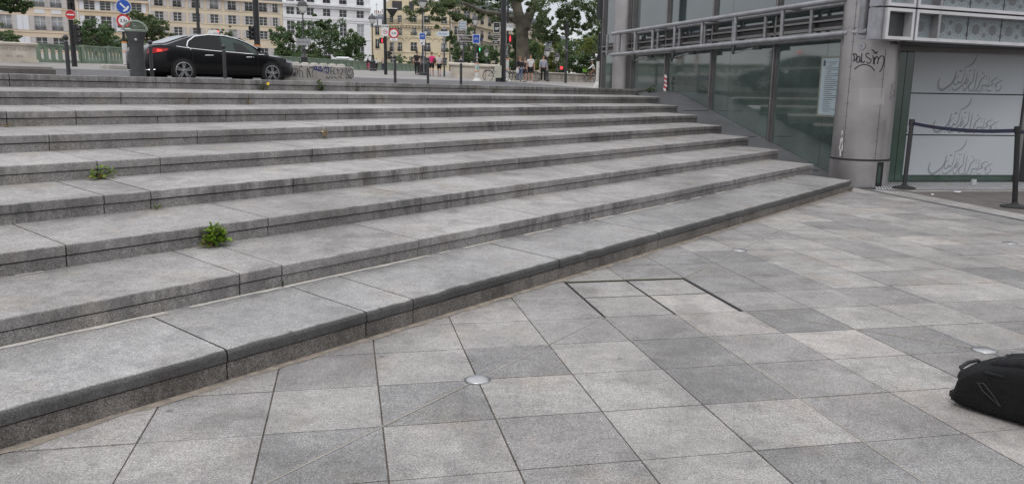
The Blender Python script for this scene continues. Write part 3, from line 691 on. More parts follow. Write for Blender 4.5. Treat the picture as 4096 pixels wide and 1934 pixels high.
# ---- belt posts
BELT = mat('navy_belt', (.022, .02, .045), .7, var=.1)
def beltpost(base, top, label):
    t = thing('belt_post', base, label, 'belt post', 'black belt barrier posts'); d = (top-base).normalized()
    MB().lathe(base, [(.165, 0), (.17, .008), (.165, .016), (.09, .035), (.045, .045), (.034, .07)], 28).build('foot', RUBBER, t, smooth=40)
    MB().cyl(base+d*.03, top-d*.08, .033, n=16).build('pole', BLACK, t, smooth=True)
    MB().cyl(top-d*.09, top, .043, n=16).build('head', BLACK, t, smooth=True)
    return t
B0 = V((6.07, 12.3, .011)); T0 = at(3649, 478, 12.42); B1 = onz(4058, 828); T1 = at(4072, 505, B1.y+.02)
bp0 = beltpost(B0, T0, 'tilted black belt post next to the thick pillar'); bp1 = beltpost(B1, T1, 'upright black belt post at the right edge of the picture')
pts = []
for i in range(13):
    k = i/12; p = T0.lerp(T1, k)-V((0, 0, .055+.11*4*k*(1-k)*.45)); pts.append(p)
b = MB(); n_ = (T1-T0).cross(UP).normalized()*.002
b.loft([[p+V((0, 0, .025))+n_, p+V((0, 0, .025))-n_, p-V((0, 0, .025))-n_, p-V((0, 0, .025))+n_] for p in pts]); b.build('belt', BELT, bp0)
b = MB(); b.loft([[p+V((0, 0, .025)), p+V((0, 0, .025))+V((.003, .003, 0)), p-V((0, 0, .025))+V((.003, .003, 0)), p-V((0, 0, .025))] for p in (T1-V((0, 0, .06)), T1+V((.25, -.1, -.11)), T1+V((.6, -.25, -.15)))]); b.build('belt', BELT, bp1)
# ---- litter
def cup(p, r, h, label):
    t = thing('plastic_cup', p, label, 'cup'); MB().lathe(p, [(r, 0), (r*.8, h)], 18).build('wall', mat('milky_plastic', (.34, .35, .35), .4), t, smooth=30); MB().lathe(p+V((0, 0, h)), [(r*.8, 0), (r*.78, .004)], 18).build('base', MATS['milky_plastic'], t, smooth=30); return t
cup(F2(1.42, .011, .45), .05, .085, 'upturned translucent plastic tub standing on the floor grating')
def scrap(x, y, z, r, m, label, cat='litter'):
    p = onz(x, y, z)+V((0, 0, .004)); t = thing('litter_scrap', p, label, cat, 'scraps of litter'); random.seed(int(x)); a0 = random.random()*6
    pl = [p+V((cos(a0+a)*r*random.uniform(.6, 1.2), sin(a0+a)*r*random.uniform(.6, 1.2), random.uniform(0, .012))) for a in (0, 1.1, 2.3, 3.4, 4.7)]
    MB().prism(pl, (0, 0, .003)).build('crumpled_sheet', m, t)
scrap(3828, 769, .012, .07, WHITE, 'flat white paper scrap at the grating edge'); scrap(3857, 758, .012, .018, ORANGE, 'small orange wrapper on the grating'); scrap(3665, 757, .012, .04, mat('tan_paper', (.45, .35, .22), .8), 'tan scrap of paper beside the tilted belt post foot')
scrap(3730, 780, .003, .03, WHITE, 'tiny white scrap on the brown asphalt')
# ---- backpack
bpA = onz(3858, 1640); bpB = onz(4092, 1712); ax = (bpB-bpA); ax.z = 0; ax.normalize(); ay = V((-ax.y, ax.x, 0)); bo = bpA+ax*-.055+ay*-.0
def BP(x, y, z): return bo+ax*x+ay*y+V((0, 0, z))
bk = thing('backpack', BP(.25, .15, 0), 'black fabric backpack lying on the pale paving at the right edge', 'backpack')
def sup(x, yc, wy, zc_, hz, n=28, e=.42):
    o = []
    for i in range(n):
        a = 2*pi*i/n; cc, ss = cos(a), sin(a)
        o.append(BP(x+.012*sin(3*a+x*20), yc+wy*abs(cc)**e*(1 if cc > 0 else -1), zc_+hz*abs(ss)**e*(1 if ss > 0 else -1)))
    return o
sec = [(-.02, .15, .1, .075, .05), (-.008, .15, .135, .08, .07), (.02, .15, .152, .09, .086), (.07, .15, .16, .104, .103), (.14, .15, .165, .118, .118), (.24, .152, .168, .13, .13), (.34, .154, .17, .142, .142), (.44, .154, .168, .142, .142), (.5, .15, .15, .12, .118), (.53, .15, .11, .11, .09)]
MB().loft([sup(*q) for q in sec]).build('main_body', CLOTH, bk, smooth=60)
MB().loft([[BP(x+.004*sin(a*5), .15+wy*abs(cos(a))**.5*(1 if cos(a) > 0 else -1), z+hz*abs(sin(a))**.5*(1 if sin(a) > 0 else -1)) for a in [2*pi*i/24 for i in range(24)]] for x, wy, z, hz in ((.1, .08, .205, .012), (.13, .115, .222, .024), (.24, .13, .25, .03), (.4, .13, .262, .03), (.47, .11, .245, .02))]).build('front_pocket', CLOTH, bk, smooth=60)
WEB = mat('webbing', (.011, .011, .012), .7, var=.2, scale=60); CORD = mat('grey_cord', (.03, .03, .032), .7, var=0)
MB().tube([BP(.01, .06, .15), BP(-.012, .07, .172), BP(-.005, .13, .186), BP(.005, .2, .184), BP(.02, .215, .165)], .009, 6).build('grab_handle', WEB, bk, smooth=True)
for yy in (.0, .29):                                        # side compression straps and zip lines
    MB().tube([BP(.03, .07+yy*.55, .172), BP(.12, .05+yy*.68, .214), BP(.26, .045+yy*.72, .247), BP(.42, .05+yy*.7, .258)], .006, 6).build('zip_line', WEB, bk)
for i in range(5):                                          # ladder webbing on top
    x = .14+i*.07; MB().tube([BP(x, .06, .222+i*.008), BP(x+.004, .15, .256+i*.008), BP(x, .24, .222+i*.008)], .0085, 6).build('webbing_bar', WEB, bk)
for yy in (.1, .2): MB().tube([BP(.11, yy, .225), BP(.25, yy, .281), BP(.42, yy, .293), BP(.49, yy, .25)], .009, 6).build('webbing_strap', WEB, bk)
MB().prism([BP(.12, -.012, .196), BP(.2, -.015, .2), BP(.195, .015, .222), BP(.115, .018, .216)], V((0, 0, .006))).build('zip_pull_tab', mat('grey_tab', (.01, .011, .011), .8, spec=.2), bk)
MB().tube([BP(.2, -.02, .075), BP(.13, -.03, .125), BP(.105, -.03, .155), BP(.13, -.03, .158), BP(.175, -.03, .115), BP(.205, -.02, .073)], .0022, 5).build('cord_loop', CORD, bk)
MB().obox(BP(-.035, .04, .03), ax*.04, ay*.05, V((0, 0, .028))).build('buckle', RUBBER, bk)
# ---- weeds in the joints
def leaf(b, p, d, up, L_, w_):
    d = V(d).normalized(); s_ = d.cross(up).normalized(); up = s_.cross(d)
    pts = [p, p+d*L_*.3+s_*w_*.42+up*L_*.05, p+d*L_*.62+s_*w_*.5, p+d*L_*.8+s_*w_*.28, p+d*L_-up*L_*.12, p+d*L_*.8-s_*w_*.28, p+d*L_*.62-s_*w_*.5, p+d*L_*.3-s_*w_*.42+up*L_*.05, ]
    mid = p+d*L_*.5-up*L_*.06; k = len(b.v); b.v += pts+[mid]
    for i in range(8): b.face((k+i, k+(i+1) % 8, k+8))
def weed(x, y, k, hpx, wpx, label, nl=30, m=LEAF4, straw=0, flower=None, side=0):
    """rooted at the foot of riser k"""
    d = ray(x, y); n_ = dk(k)-.012; P = CAM+d*(n_/d.dot(NN)); z = (zk(k)-RH) if k < 9 else .0; P.z = z
    H = hpx*P.y/FPX; W_ = wpx*P.y/FPX/2; random.seed(int(x)+k)
    t = thing('weed', P, label, 'weed', 'weeds in the step joints'); st = MB(); lf = MB()
    for i in range(nl):
        u = random.uniform(-1, 1); h = H*random.uniform(.15, 1)*(1-.45*abs(u)); q = P+EE*(u*W_)-NN*random.uniform(.0, W_*.9)+V((0, 0, h))
        if i % 2 == 0: st.tube([P+EE*u*W_*.15, P.lerp(q, .55)+V((0, 0, H*.1)), q], H*.012+.0008, 4)
        dd = (q-P)*.5+V((random.gauss(0, .6), random.gauss(0, .6), random.gauss(.1, .4)))*H*.6-NN*H*.3
        leaf(lf, q, dd, V((random.gauss(0, .4), random.gauss(0, .4), 1)).normalized(), max(H*random.uniform(.18, .3), .012), max(H*random.uniform(.2, .34), .009))
    st.build('stem', LEAF5, t); lf.build('leaves', m, t)
    if straw:
        b = MB()
        for i in range(straw):
            a = random.uniform(-1.4, .5); r = W_*random.uniform(.5, 1.25)
            b.tube([P+EE*random.uniform(-.3, .2)*W_, P+EE*a*r*.6-NN*.02+V((0, 0, H*.35)), P+EE*a*r-NN*random.uniform(.02, .05)+V((0, 0, .006))], .0014, 4)
        b.build('dry_grass', STRAW, t)
    if flower:
        f_ = at(*flower, P.y-.02); b = MB()
        for i in range(9): leaf(b, f_, V((cos(i*.7), sin(i*.7)*.4, sin(i*.7))), V((0, -1, .2)), .022, .014)
        b.build('yellow_flower', mat('dandelion', (.75, .5, .02), .6), t)
    return t
weed(852, 975, 7, 88, 96, 'largest leafy green weed, growing from the third riser up', 105, straw=22)
weed(400, 715, 5, 55, 90, 'green weed with dry straw at its foot, left part of the steps', 42, straw=34)
weed(626, 833, 6, 22, 42, 'small low weed between the two big weeds', 20)
weed(1052, 363, 1, 34, 40, 'dark weed with a yellow dandelion flower under the car front', 26, LEAF5, flower=(1072, 335))
weed(1281, 364, 1, 44, 26, 'upright weed on the top riser below the graffiti block', 24, LEAF5)
weed(1427, 367, 1, 18, 20, 'tiny weed on the top riser right of the graffiti block', 12, LEAF5)
weed(1972, 373, 1, 24, 40, 'flat dark weed on the top riser below the signal masts', 18, LEAF5)
weed(2590, 376, 1, 40, 50, 'bushy dark weed at the right end of the top step', 34, LEAF5)
weed(1296, 556, 4, 42, 18, 'dried orange brown weed in a joint of the middle steps', 10, STRAW)
weed(30, 508, 3, 16, 50, 'brown dry tuft at the left edge of the steps', 14, STRAW, straw=10)
weed(3402, 757, 9, 26, 18, 'small weed at the right end of the lowest step', 12, LEAF5)
weed(1128, 1095, 8, 26, 10, 'moss tuft in the open joint of the second step', 14, LEAF5)
weed(993, 398, 2, 24, 8, 'thin brown sprig in a joint below the car', 8, STRAW)

# ================================================================== THINGS ON THE STREET
# ---- bollards
def bollard(p, H, label):
    t = thing('bollard', p, label, 'bollard', 'slim dark bollards along the kerb')
    MB().lathe(p, [(.05, 0), (.05, .04), (.043, .05), (.04, H*.82), (.046, H*.825), (.046, H*.84), (.036, H*.85), (.03, H*.87)], 14).build('post', DARKM, t, smooth=30)
    r = .055; c = H-.055
    MB().lathe(p, [(r*sin(a), c-r*cos(a)) for a in [.25+i*(pi-.3)/8 for i in range(9)]], 14).build('ball_top', DARKM, t, smooth=60)
    return t
NB = 18.2
bl = [(279, 'bollard at the far left in front of the green balustrade'), (611, 'bollard between the flared pedestal and the rear car wheel'), (902, 'bollard in front of the middle of the black car'), (1581, 'bollard right of the graffiti block under the round weight limit sign'), (1712, 'bollard in front of the pink shirted walker'), (1844, 'bollard in front of the walker with a backpack')]
b0 = bollard(onn(bl[0][0], NB), .97, bl[0][1])
for x, lb in bl[1:]: dup(b0, onn(x, NB), lb)
# ---- flared ticket pedestal
p = onn(556, 17.9); mt_ = thing('ticket_pedestal', p, 'dark flared parking pedestal with arched green hood beside the car boot', 'pedestal')
cx_ = (CAM-p); cx_.z = 0; cx_.normalize(); px_ = V((-cx_.y, cx_.x, 0))
def ring(h, a, c_, n=20): return [p+px_*(a*cos(2*pi*i/n))+cx_*(c_*sin(2*pi*i/n))+V((0, 0, h)) for i in range(n)]
GRAPH2 = mat('charcoal_casting', (.035, .036, .039), .6, var=.2)
MB().loft([ring(h, a, c_) for h, a, c_ in ((0, .195, .13), (.04, .19, .128), (.22, .165, .115), (.45, .15, .105), (.78, .15, .1), (.92, .168, .105), (1.04, .2, .115), (1.11, .222, .12))]).build('body', GRAPH2, mt_, smooth=50)
MB().loft([ring(h, a, c_) for h, a, c_ in ((1.11, .228, .125), (1.145, .238, .13), (1.155, .23, .12))]).build('collar', mat('sage_plastic', (.2, .235, .2), .5), mt_, smooth=40)
b = MB(); b.tube([p+px_*(.245*cos(a))+V((0, 0, 1.14+.2*sin(a))) for a in [pi*i/14 for i in range(15)]], .026, 8); b.build('arched_hood', MATS['sage_plastic'], mt_, smooth=True)
b = MB(); pl = [p+px_*(.225*cos(pi*i/12))+V((0, 0, 1.16+.16*sin(pi*i/12)))+cx_*.0 for i in range(13)]; b.prism(pl, cx_*-.01); HG = glassmat('hood_glass', (.75, .85, .78), 1.1, .05); HG.node_tree.nodes['Principled BSDF'].inputs['Transmission Weight'].default_value = .95; b.build('clear_panel', HG, mt_)
MB().lathe(p+V((0, 0, .93))+cx_*.1, [(.03, 0), (.03, .02), (.01, .03)], 12, ax=cx_).build('lock', STEELD, mt_, smooth=40)
# ---- car
def car(o, hd, label):
    hd = V(hd).normalized(); lf_ = V((-hd.y, hd.x, 0))
    def C(x, y, z): return o+hd*x+lf_*y+V((0, 0, z))
    t = thing('car', o, label, 'car')
    PAINT = mat('black_car_paint', (.004, .004, .005), .2, spec=.3, var=.1, coat=.12); CG = glassmat('car_glass', (.004, .005, .005), 1.36, .03); CGG = glassmat('front_side_glass', (.03, .05, .042), 1.42, .05); CHR = mat('chrome', (.75, .75, .76), .18, metal=1., var=0)
    # lower body
    st = [(.0, .58, .72, .42, .78), (.05, .72, .86, .3, .9), (.18, .8, 1.0, .24, .995), (.4, .86, 1.03, .22, 1.03), (.7, .9, .99, .2, 1.03), (1.2, .92, .93, .19, .95), (1.9, .925, .9, .19, .92), (2.6, .925, .88, .19, .9), (3.3, .92, .86, .19, .89), (3.62, .915, .865, .19, .93), (3.9, .905, .84, .2, .915), (4.2, .88, .82, .21, .885), (4.45, .83, .74, .22, .82), (4.62, .74, .66, .24, .74), (4.74, .6, .56, .3, .62), (4.79, .45, .5, .36, .53)]
    rings = []
    for x, w_, sh, zb_, zt in st:
        hf = [(w_*.8, zb_), (w_*.96, zb_+.07), (w_, min(.52, (zb_+sh)/2+.05)), (w_*.99, sh*.82), (w_*.955, sh), (w_*.86, sh+.018), (w_*.62, zt), (0, zt+.012)]
        rings.append([C(x, -y, z) for y, z in hf]+[C(x, y, z) for y, z in hf[::-1][1:]])
    MB().loft(rings).build('body', PAINT, t, smooth=35)
    # greenhouse
    RF = [(.45, 1.03), (.72, 1.12), (1.05, 1.24), (1.4, 1.35), (1.75, 1.415), (2.15, 1.44), (2.55, 1.42), (2.9, 1.345), (3.2, 1.235), (3.5, 1.08), (3.78, .93)]
    def roof(x):
        for (a, za), (c, zc_) in zip(RF, RF[1:]):
            if a <= x <= c: k = (x-a)/(c-a); return za+(zc_-za)*k
        return RF[-1][1]
    def belt(x): return .95-.025*(x-.55) if x > .9 else .97
    def hw(x): return .83-.0*x if x < 3 else .83-.05*(x-3)
    def gs(x, k, o=0.):                     # side glass surface: k 0 belt .. 1 roof rail
        zb_, zr = belt(x)-.03, roof(x)-.035; tl = .21*(zr-zb_)/.43; return C(x, -(hw(x)-tl*k+o), zb_+(zr-zb_)*k)
    rings = []
    for x, zr in RF:
        zb_ = min(belt(x)-.03, zr-.04); tl = .21*max(zr-.035-zb_, 0)/.43; w0 = hw(x); hf = [(w0, zb_), (w0-tl*.5, zb_+(zr-.035-zb_)*.5), (w0-tl, zr-.035), (w0-tl-.1, zr-.008), (0, zr)]
        rings.append([C(x, -y, z) for y, z in hf]+[C(x, y, z) for y, z in hf[::-1][1:]])
    MB().loft(rings).build('roof', PAINT, t, smooth=35)
    def sidewin(poly, m, nm):
        for sgn in (1, -1):
            b = MB(); pts = []
            for x, k in poly:
                q = gs(x, k, .006)
                if sgn < 0: q = q-lf_*(2*(q-o).dot(lf_))*1
                pts.append(q if sgn > 0 else o+(q-o))
            b.poly(pts); b.build(nm, m, t)
    q1 = [(1.32, .06), (1.2, .35), (1.28, .72), (1.5, .93), (1.9, .95), (2.18, .95), (2.2, .06)]
    q2 = [(2.26, .06), (2.27, .95), (2.5, .95), (2.8, .94), (3.05, .92), (3.22, .9), (3.33, .5), (3.36, .06)]
    q3 = [(.86, .12), (1.16, .62), (1.14, .3), (1.26, .06), (.9, .06)]
    sidewin(q1, CG, 'rear_window'); sidewin(q2, CGG, 'front_window'); sidewin(q3, CG, 'quarter_window')
    for poly in ([(1.26, .02), (1.14, .34), (1.22, .74), (1.46, .98), (1.9, 1.0), (2.4, 1.0), (2.8, .99), (3.1, .98), (3.34, .95), (3.52, .62), (3.6, .02), (2.6, .0), (1.9, 0.), (1.26, .0)],):
        for sgn in (1, -1):
            pts = []
            for x, k in poly:
                q = gs(x, k, .022); yy = (q-o).dot(lf_); pts.append(q if sgn > 0 else q-lf_*2*yy)
            MB().tube(pts, .017, 6, close=True).build('chrome_trim', CHR, t, smooth=True)
    for sg in (-1, 1):
        MB().tube([C(x, sg*(.885 if x < 3.3 else .872), z) for x, z in ((.8, 1.0), (1.2, .962), (1.9, .928), (2.6, .908), (3.3, .886), (3.55, .89))], .012, 6).build('belt_trim', CHR, t, smooth=True)
    rw = [C(.6, -.62, 1.065), C(1.36, -.5, 1.33), C(1.36, .5, 1.33), C(.6, .62, 1.065)]; up_ = V((0, 0, .022))
    MB().prism([q+up_-hd*.012 for q in rw], -hd*.004+V((0, 0, .004))).build('rear_screen', glassmat('rear_glass', (.1, .11, .125), 1.8, .05), t)
    ws = [C(2.93, -.5, 1.34), C(3.7, -.66, .975), C(3.7, .66, .975), C(2.93, .5, 1.34)]
    MB().prism([q+up_+hd*.012 for q in ws], hd*.004+V((0, 0, .004))).build('windscreen', CG, t)
    TYRE = mat('tyre', (.014, .014, .015), .85, var=.1); RIM = mat('alloy', (.42, .42, .43), .3, metal=.9, var=.1)
    for x in (.955, 3.77):
        for sg in (-1, 1):
            c = C(x, sg*.8, .33); axw = lf_*sg
            MB().lathe(c+axw*.095, [(.375, 0), (.375, .03)], 28, ax=axw).build('wheel_arch', mat('arch_black', (.003, .003, .003), .9, var=0), t)
            wl = MB().lathe(c-axw*.1, [(.24, 0), (.315, .01), (.332, .05), (.332, .2), (.315, .238), (.25, .242), (.235, .2)], 28, ax=axw, cap=False).build('wheel', TYRE, t, smooth=50)
            b = MB(); b.lathe(c+axw*.12, [(.235, 0), (.245, .022), (.228, .026), (.22, 0)], 28, ax=axw)
            for k in range(5):
                a = 2*pi*k/5+.3; e1 = hd*cos(a)+UP*sin(a); e2 = axw.cross(e1)
                b.prism([c+axw*.125+e1*.03-e2*.035, c+axw*.125+e1*.03+e2*.035, c+axw*.13+e1*.225+e2*.05, c+axw*.13+e1*.225+e2*.018, c+axw*.128+e1*.12, c+axw*.13+e1*.225-e2*.018, c+axw*.13+e1*.225-e2*.05], axw*.018)
            b.lathe(c+axw*.12, [(.06, 0), (.05, .035), (.02, .04)], 14, ax=axw); b.build('rim', RIM, wl)
            MB().lathe(c+axw*.1, [(.225, 0), (.225, .004)], 24, ax=axw).build('brake_disc', DARKM, wl)
    TL = mat('tail_lamp', (.2, .006, .008), .25, emit=(.9, .02, .02), es=.12, var=0); TLH = mat('tail_lamp_lit', (.4, .01, .01), .3, emit=(1, .06, .05), es=1.6, var=0)
    for sg in (-1, 1):
        MB().prism([C(.12, sg*.835, .78), C(.5, sg*.905, .86), C(.56, sg*.9, .93), C(.16, sg*.83, .93)], lf_*sg*.012).build('tail_light', TL, t)
        MB().prism([C(.24, sg*.87, .83), C(.36, sg*.895, .84), C(.37, sg*.895, .89), C(.25, sg*.87, .9)], lf_*sg*.018).build('tail_light', TLH, t)
        MB().prism([C(.02, sg*.35, .78), C(.06, sg*.76, .78), C(.1, sg*.76, .9), C(.06, sg*.35, .9)], hd*-.012).build('tail_light', TL, t)
        MB().prism([C(4.3, sg*.862, .68), C(4.6, sg*.76, .66), C(4.62, sg*.72, .72), C(4.34, sg*.84, .78)], V((0, 0, .012))+lf_*sg*.012).build('headlight', glassmat('lamp_glass', (.25, .26, .27), 1.5, .1), t)
        MB().prism([C(4.58, sg*.755, .34), C(4.72, sg*.62, .34), C(4.72, sg*.62, .37), C(4.58, sg*.755, .37)], lf_*sg*.02).build('bumper_trim', CHR, t)
        for x in (1.62, 2.92): MB().tube([C(x, sg*.925, .785), C(x+.05, sg*.95, .79), C(x+.2, sg*.95, .795), C(x+.25, sg*.925, .795)], .011, 6).build('door_handle', CHR, t, smooth=True)
        m_ = MB().loft([[C(3.3+a, sg*(.9+b_), .98+c_) for a, b_, c_ in ((0, 0, 0), (0, .2, -.01), (0, .2, .1), (0, .02, .11))], [C(3.42+a, sg*(.9+b_), .98+c_) for a, b_, c_ in ((0, 0, .01), (0, .15, .01), (0, .15, .08), (0, .02, .09))]]); m_.build('wing_mirror', PAINT, t)
        MB().tube([C(.03, sg*.4, .33), C(.06, sg*.7, .33), C(.2, sg*.8, .34)], .014, 6).build('exhaust_trim', CHR, t)
        b = MB()
        for x0 in (1.23, 2.23, 3.3): b.obox(C(x0, sg*.921, .3), hd*.006, lf_*sg*.006, V((0, 0, .6)))
        b.build('door_seam', RUBBER, t)
    MB().obox(C(-.012, -.26, .6), lf_*.52, hd*.02, V((0, 0, .11))).build('number_plate', WHITE, t); MB().obox(C(-.016, -.26, .6), lf_*.05, hd*.02, V((0, 0, .11))).build('plate_band', BLUE, t)
    MB().loft([[C(2.28+a, b_, 1.42) for a, b_ in ((0, -.2), (.2, -.2), (.2, .2), (0, .2))], [C(2.3+a, b_, 1.5) for a, b_ in ((0, -.19), (.16, -.19), (.16, .19), (0, .19))], [C(2.33+a, b_, 1.58) for a, b_ in ((0, -.14), (.09, -.14), (.09, .14), (0, .14))]]).build('roof_sign', DIRTYW, t)
    MB().lathe(C(2.47, -.1, 1.52), [(.055, 0), (.05, .02), (.02, .035)], 12, ax=(hd*.5-lf_*.86)).build('roof_lamp', TLH, t)
    MB().tube([C(4.1, 0, .93), C(4.0, 0, .96)], .004, 4).build('washer', RUBBER, t)
    return t
CH = V((cos(radians(48)), sin(radians(48)), 0)); rwp = at(735, 300, 23.1); co = rwp-CH*.955+V((-CH.y, CH.x, 0))*.9; co.z = 1.5
car(co, CH, 'black taxi saloon with a lit red roof light, standing behind the top step')
# ---- concrete blocks
def rblock(name, o, ex, ey, h, label, cat, m=CONC, cham=.04):
    t = thing(name, o, label, cat); ex, ey = V(ex), V(ey); a, c = ex.normalized()*cham, ey.normalized()*cham
    MB().loft([[o, o+ex, o+ex+ey, o+ey], [o+V((0, 0, h-cham)), o+ex+V((0, 0, h-cham)), o+ex+ey+V((0, 0, h-cham)), o+ey+V((0, 0, h-cham))], [o+a+c+V((0, 0, h)), o+ex-a+c+V((0, 0, h)), o+ex+ey-a-c+V((0, 0, h)), o+ey+a-c+V((0, 0, h))]]).build('block', m, t)
    return t
NBK = 21.6
qa, qb = onn(1138, NBK), onn(1415, NBK); qa.z = qb.z = gz(NBK)-.02; L_ = (qb-qa).length; zt_ = pxz(1300, 263, onn(1300, NBK))-qa.z
gb = rblock('concrete_barrier', qa, EE*L_, NN*.55, zt_, 'grey concrete barrier block with black and blue graffiti at the car front', 'barrier', CONC, .03)
b = MB()
for i in range(7):
    c = qa+EE*(L_*(i+.72)/7.6)+NN*.26+V((0, 0, zt_)); b.lathe(c, [(.165, -.01), (.15, .035), (.11, .075), (.07, .088)], 12)
b.build('studded_top', CONC, gb, smooth=50)
def barpx(x, y, lift):
    d = ray(x, y); k = (qa-CAM).dot(NN)/d.dot(NN); return CAM+d*k-NN*lift
def kb_(pts): return [(1150+x/8.587, 220+y/8.587) for x, y in pts]
BINK = mat('spray_black', (.012, .012, .014), .7, var=0); BLINK = mat('spray_blue', (.02, .02, .14), .7, var=0)
b = MB()
for q in ([(215, 500), (240, 455), (300, 480), (270, 520), (215, 500)], [(170, 590), (215, 760), (230, 580), (260, 750), (280, 560), (320, 770)], [(430, 400), (395, 520)], [(350, 480), (345, 690)], [(330, 570), (440, 540), (510, 590), (520, 700), (510, 790)], [(400, 560), (410, 760)],
          [(620, 520), (700, 800), (680, 450), (720, 560), (800, 790), (730, 470)], [(870, 395), (875, 430), (760, 440), (750, 480)], [(780, 440), (890, 435), (840, 640), (880, 800)], [(1480, 430), (1490, 690)], [(1480, 440), (1540, 400)], [(1490, 560), (1560, 570)], [(1600, 440), (1590, 640), (1670, 660)], [(1725, 445), (1740, 690)], [(1655, 500), (1790, 545)],
          [(1810, 500), (1860, 480), (1895, 540), (1850, 640), (1820, 700), (1850, 745)], [(2020, 400), (1980, 520), (2010, 660), (2100, 750), (2210, 770), (2262, 690), (2240, 560), (2150, 430), (2060, 390), (2020, 400)], [(2040, 450), (2020, 540)], [(2100, 440), (2080, 590)], [(2150, 460), (2140, 620)], [(2030, 520), (2060, 650), (2140, 710), (2200, 690), (2225, 600)],
          [(1330, 820), (1345, 740), (1400, 825), (1460, 740), (1540, 830)], [(1590, 790), (1640, 775), (1690, 830)], [(1720, 800), (1780, 745), (1850, 800), (1920, 810)], [(1540, 800), (1550, 740)], [(2005, 740), (2015, 830)], [(2060, 830), (2080, 770), (2150, 790), (2220, 830)], [(440, 370), (510, 380), (450, 400), (515, 415)]):
    stroke(b, kb_(q), 2.6, barpx, lift=.004)
b.build('black_graffiti', BINK, gb); b = MB()
for q in ([(905, 360), (930, 500), (960, 370), (990, 490)], [(1010, 370), (1000, 500)], [(1050, 360), (1060, 510), (1120, 380), (1130, 500)], [(1150, 380), (1160, 530), (1210, 480), (1200, 550)], [(900, 505), (1000, 520), (1110, 555), (1210, 575)], [(910, 490), (1050, 510), (1200, 560)], [(1240, 360), (1280, 500), (1310, 380), (1340, 520)], [(1380, 370), (1350, 440), (1420, 420), (1370, 500)], [(1250, 540), (1270, 600), (1340, 570), (1350, 640), (1420, 560), (1400, 660)], [(1430, 420), (1400, 540), (1450, 520)]):
    stroke(b, kb_(q), 3., barpx, lift=.0045)
b.build('blue_graffiti', BLINK, gb)
p0 = onn(-60, 16.5); p1 = onn(228, 16.5); zt_ = pxz(100, 265, onn(100, 16.5))-GZ
rblock('stone_kerb_block', p0, EE*(p1-p0).length, NN*.45, max(zt_, .2), 'low dark stone block at the far left behind the top step', 'stone block', mat('dark_stone', (.1, .092, .085), .9, var=.2), .05)
p = ong(478, 279); ex = (onn(518, p.dot(NN))-onn(436, p.dot(NN)))
rblock('sign_plinth', p-ex*.5, ex, NN*.7, sz(19, p), 'low concrete plinth under the blue arrow sign', 'plinth')
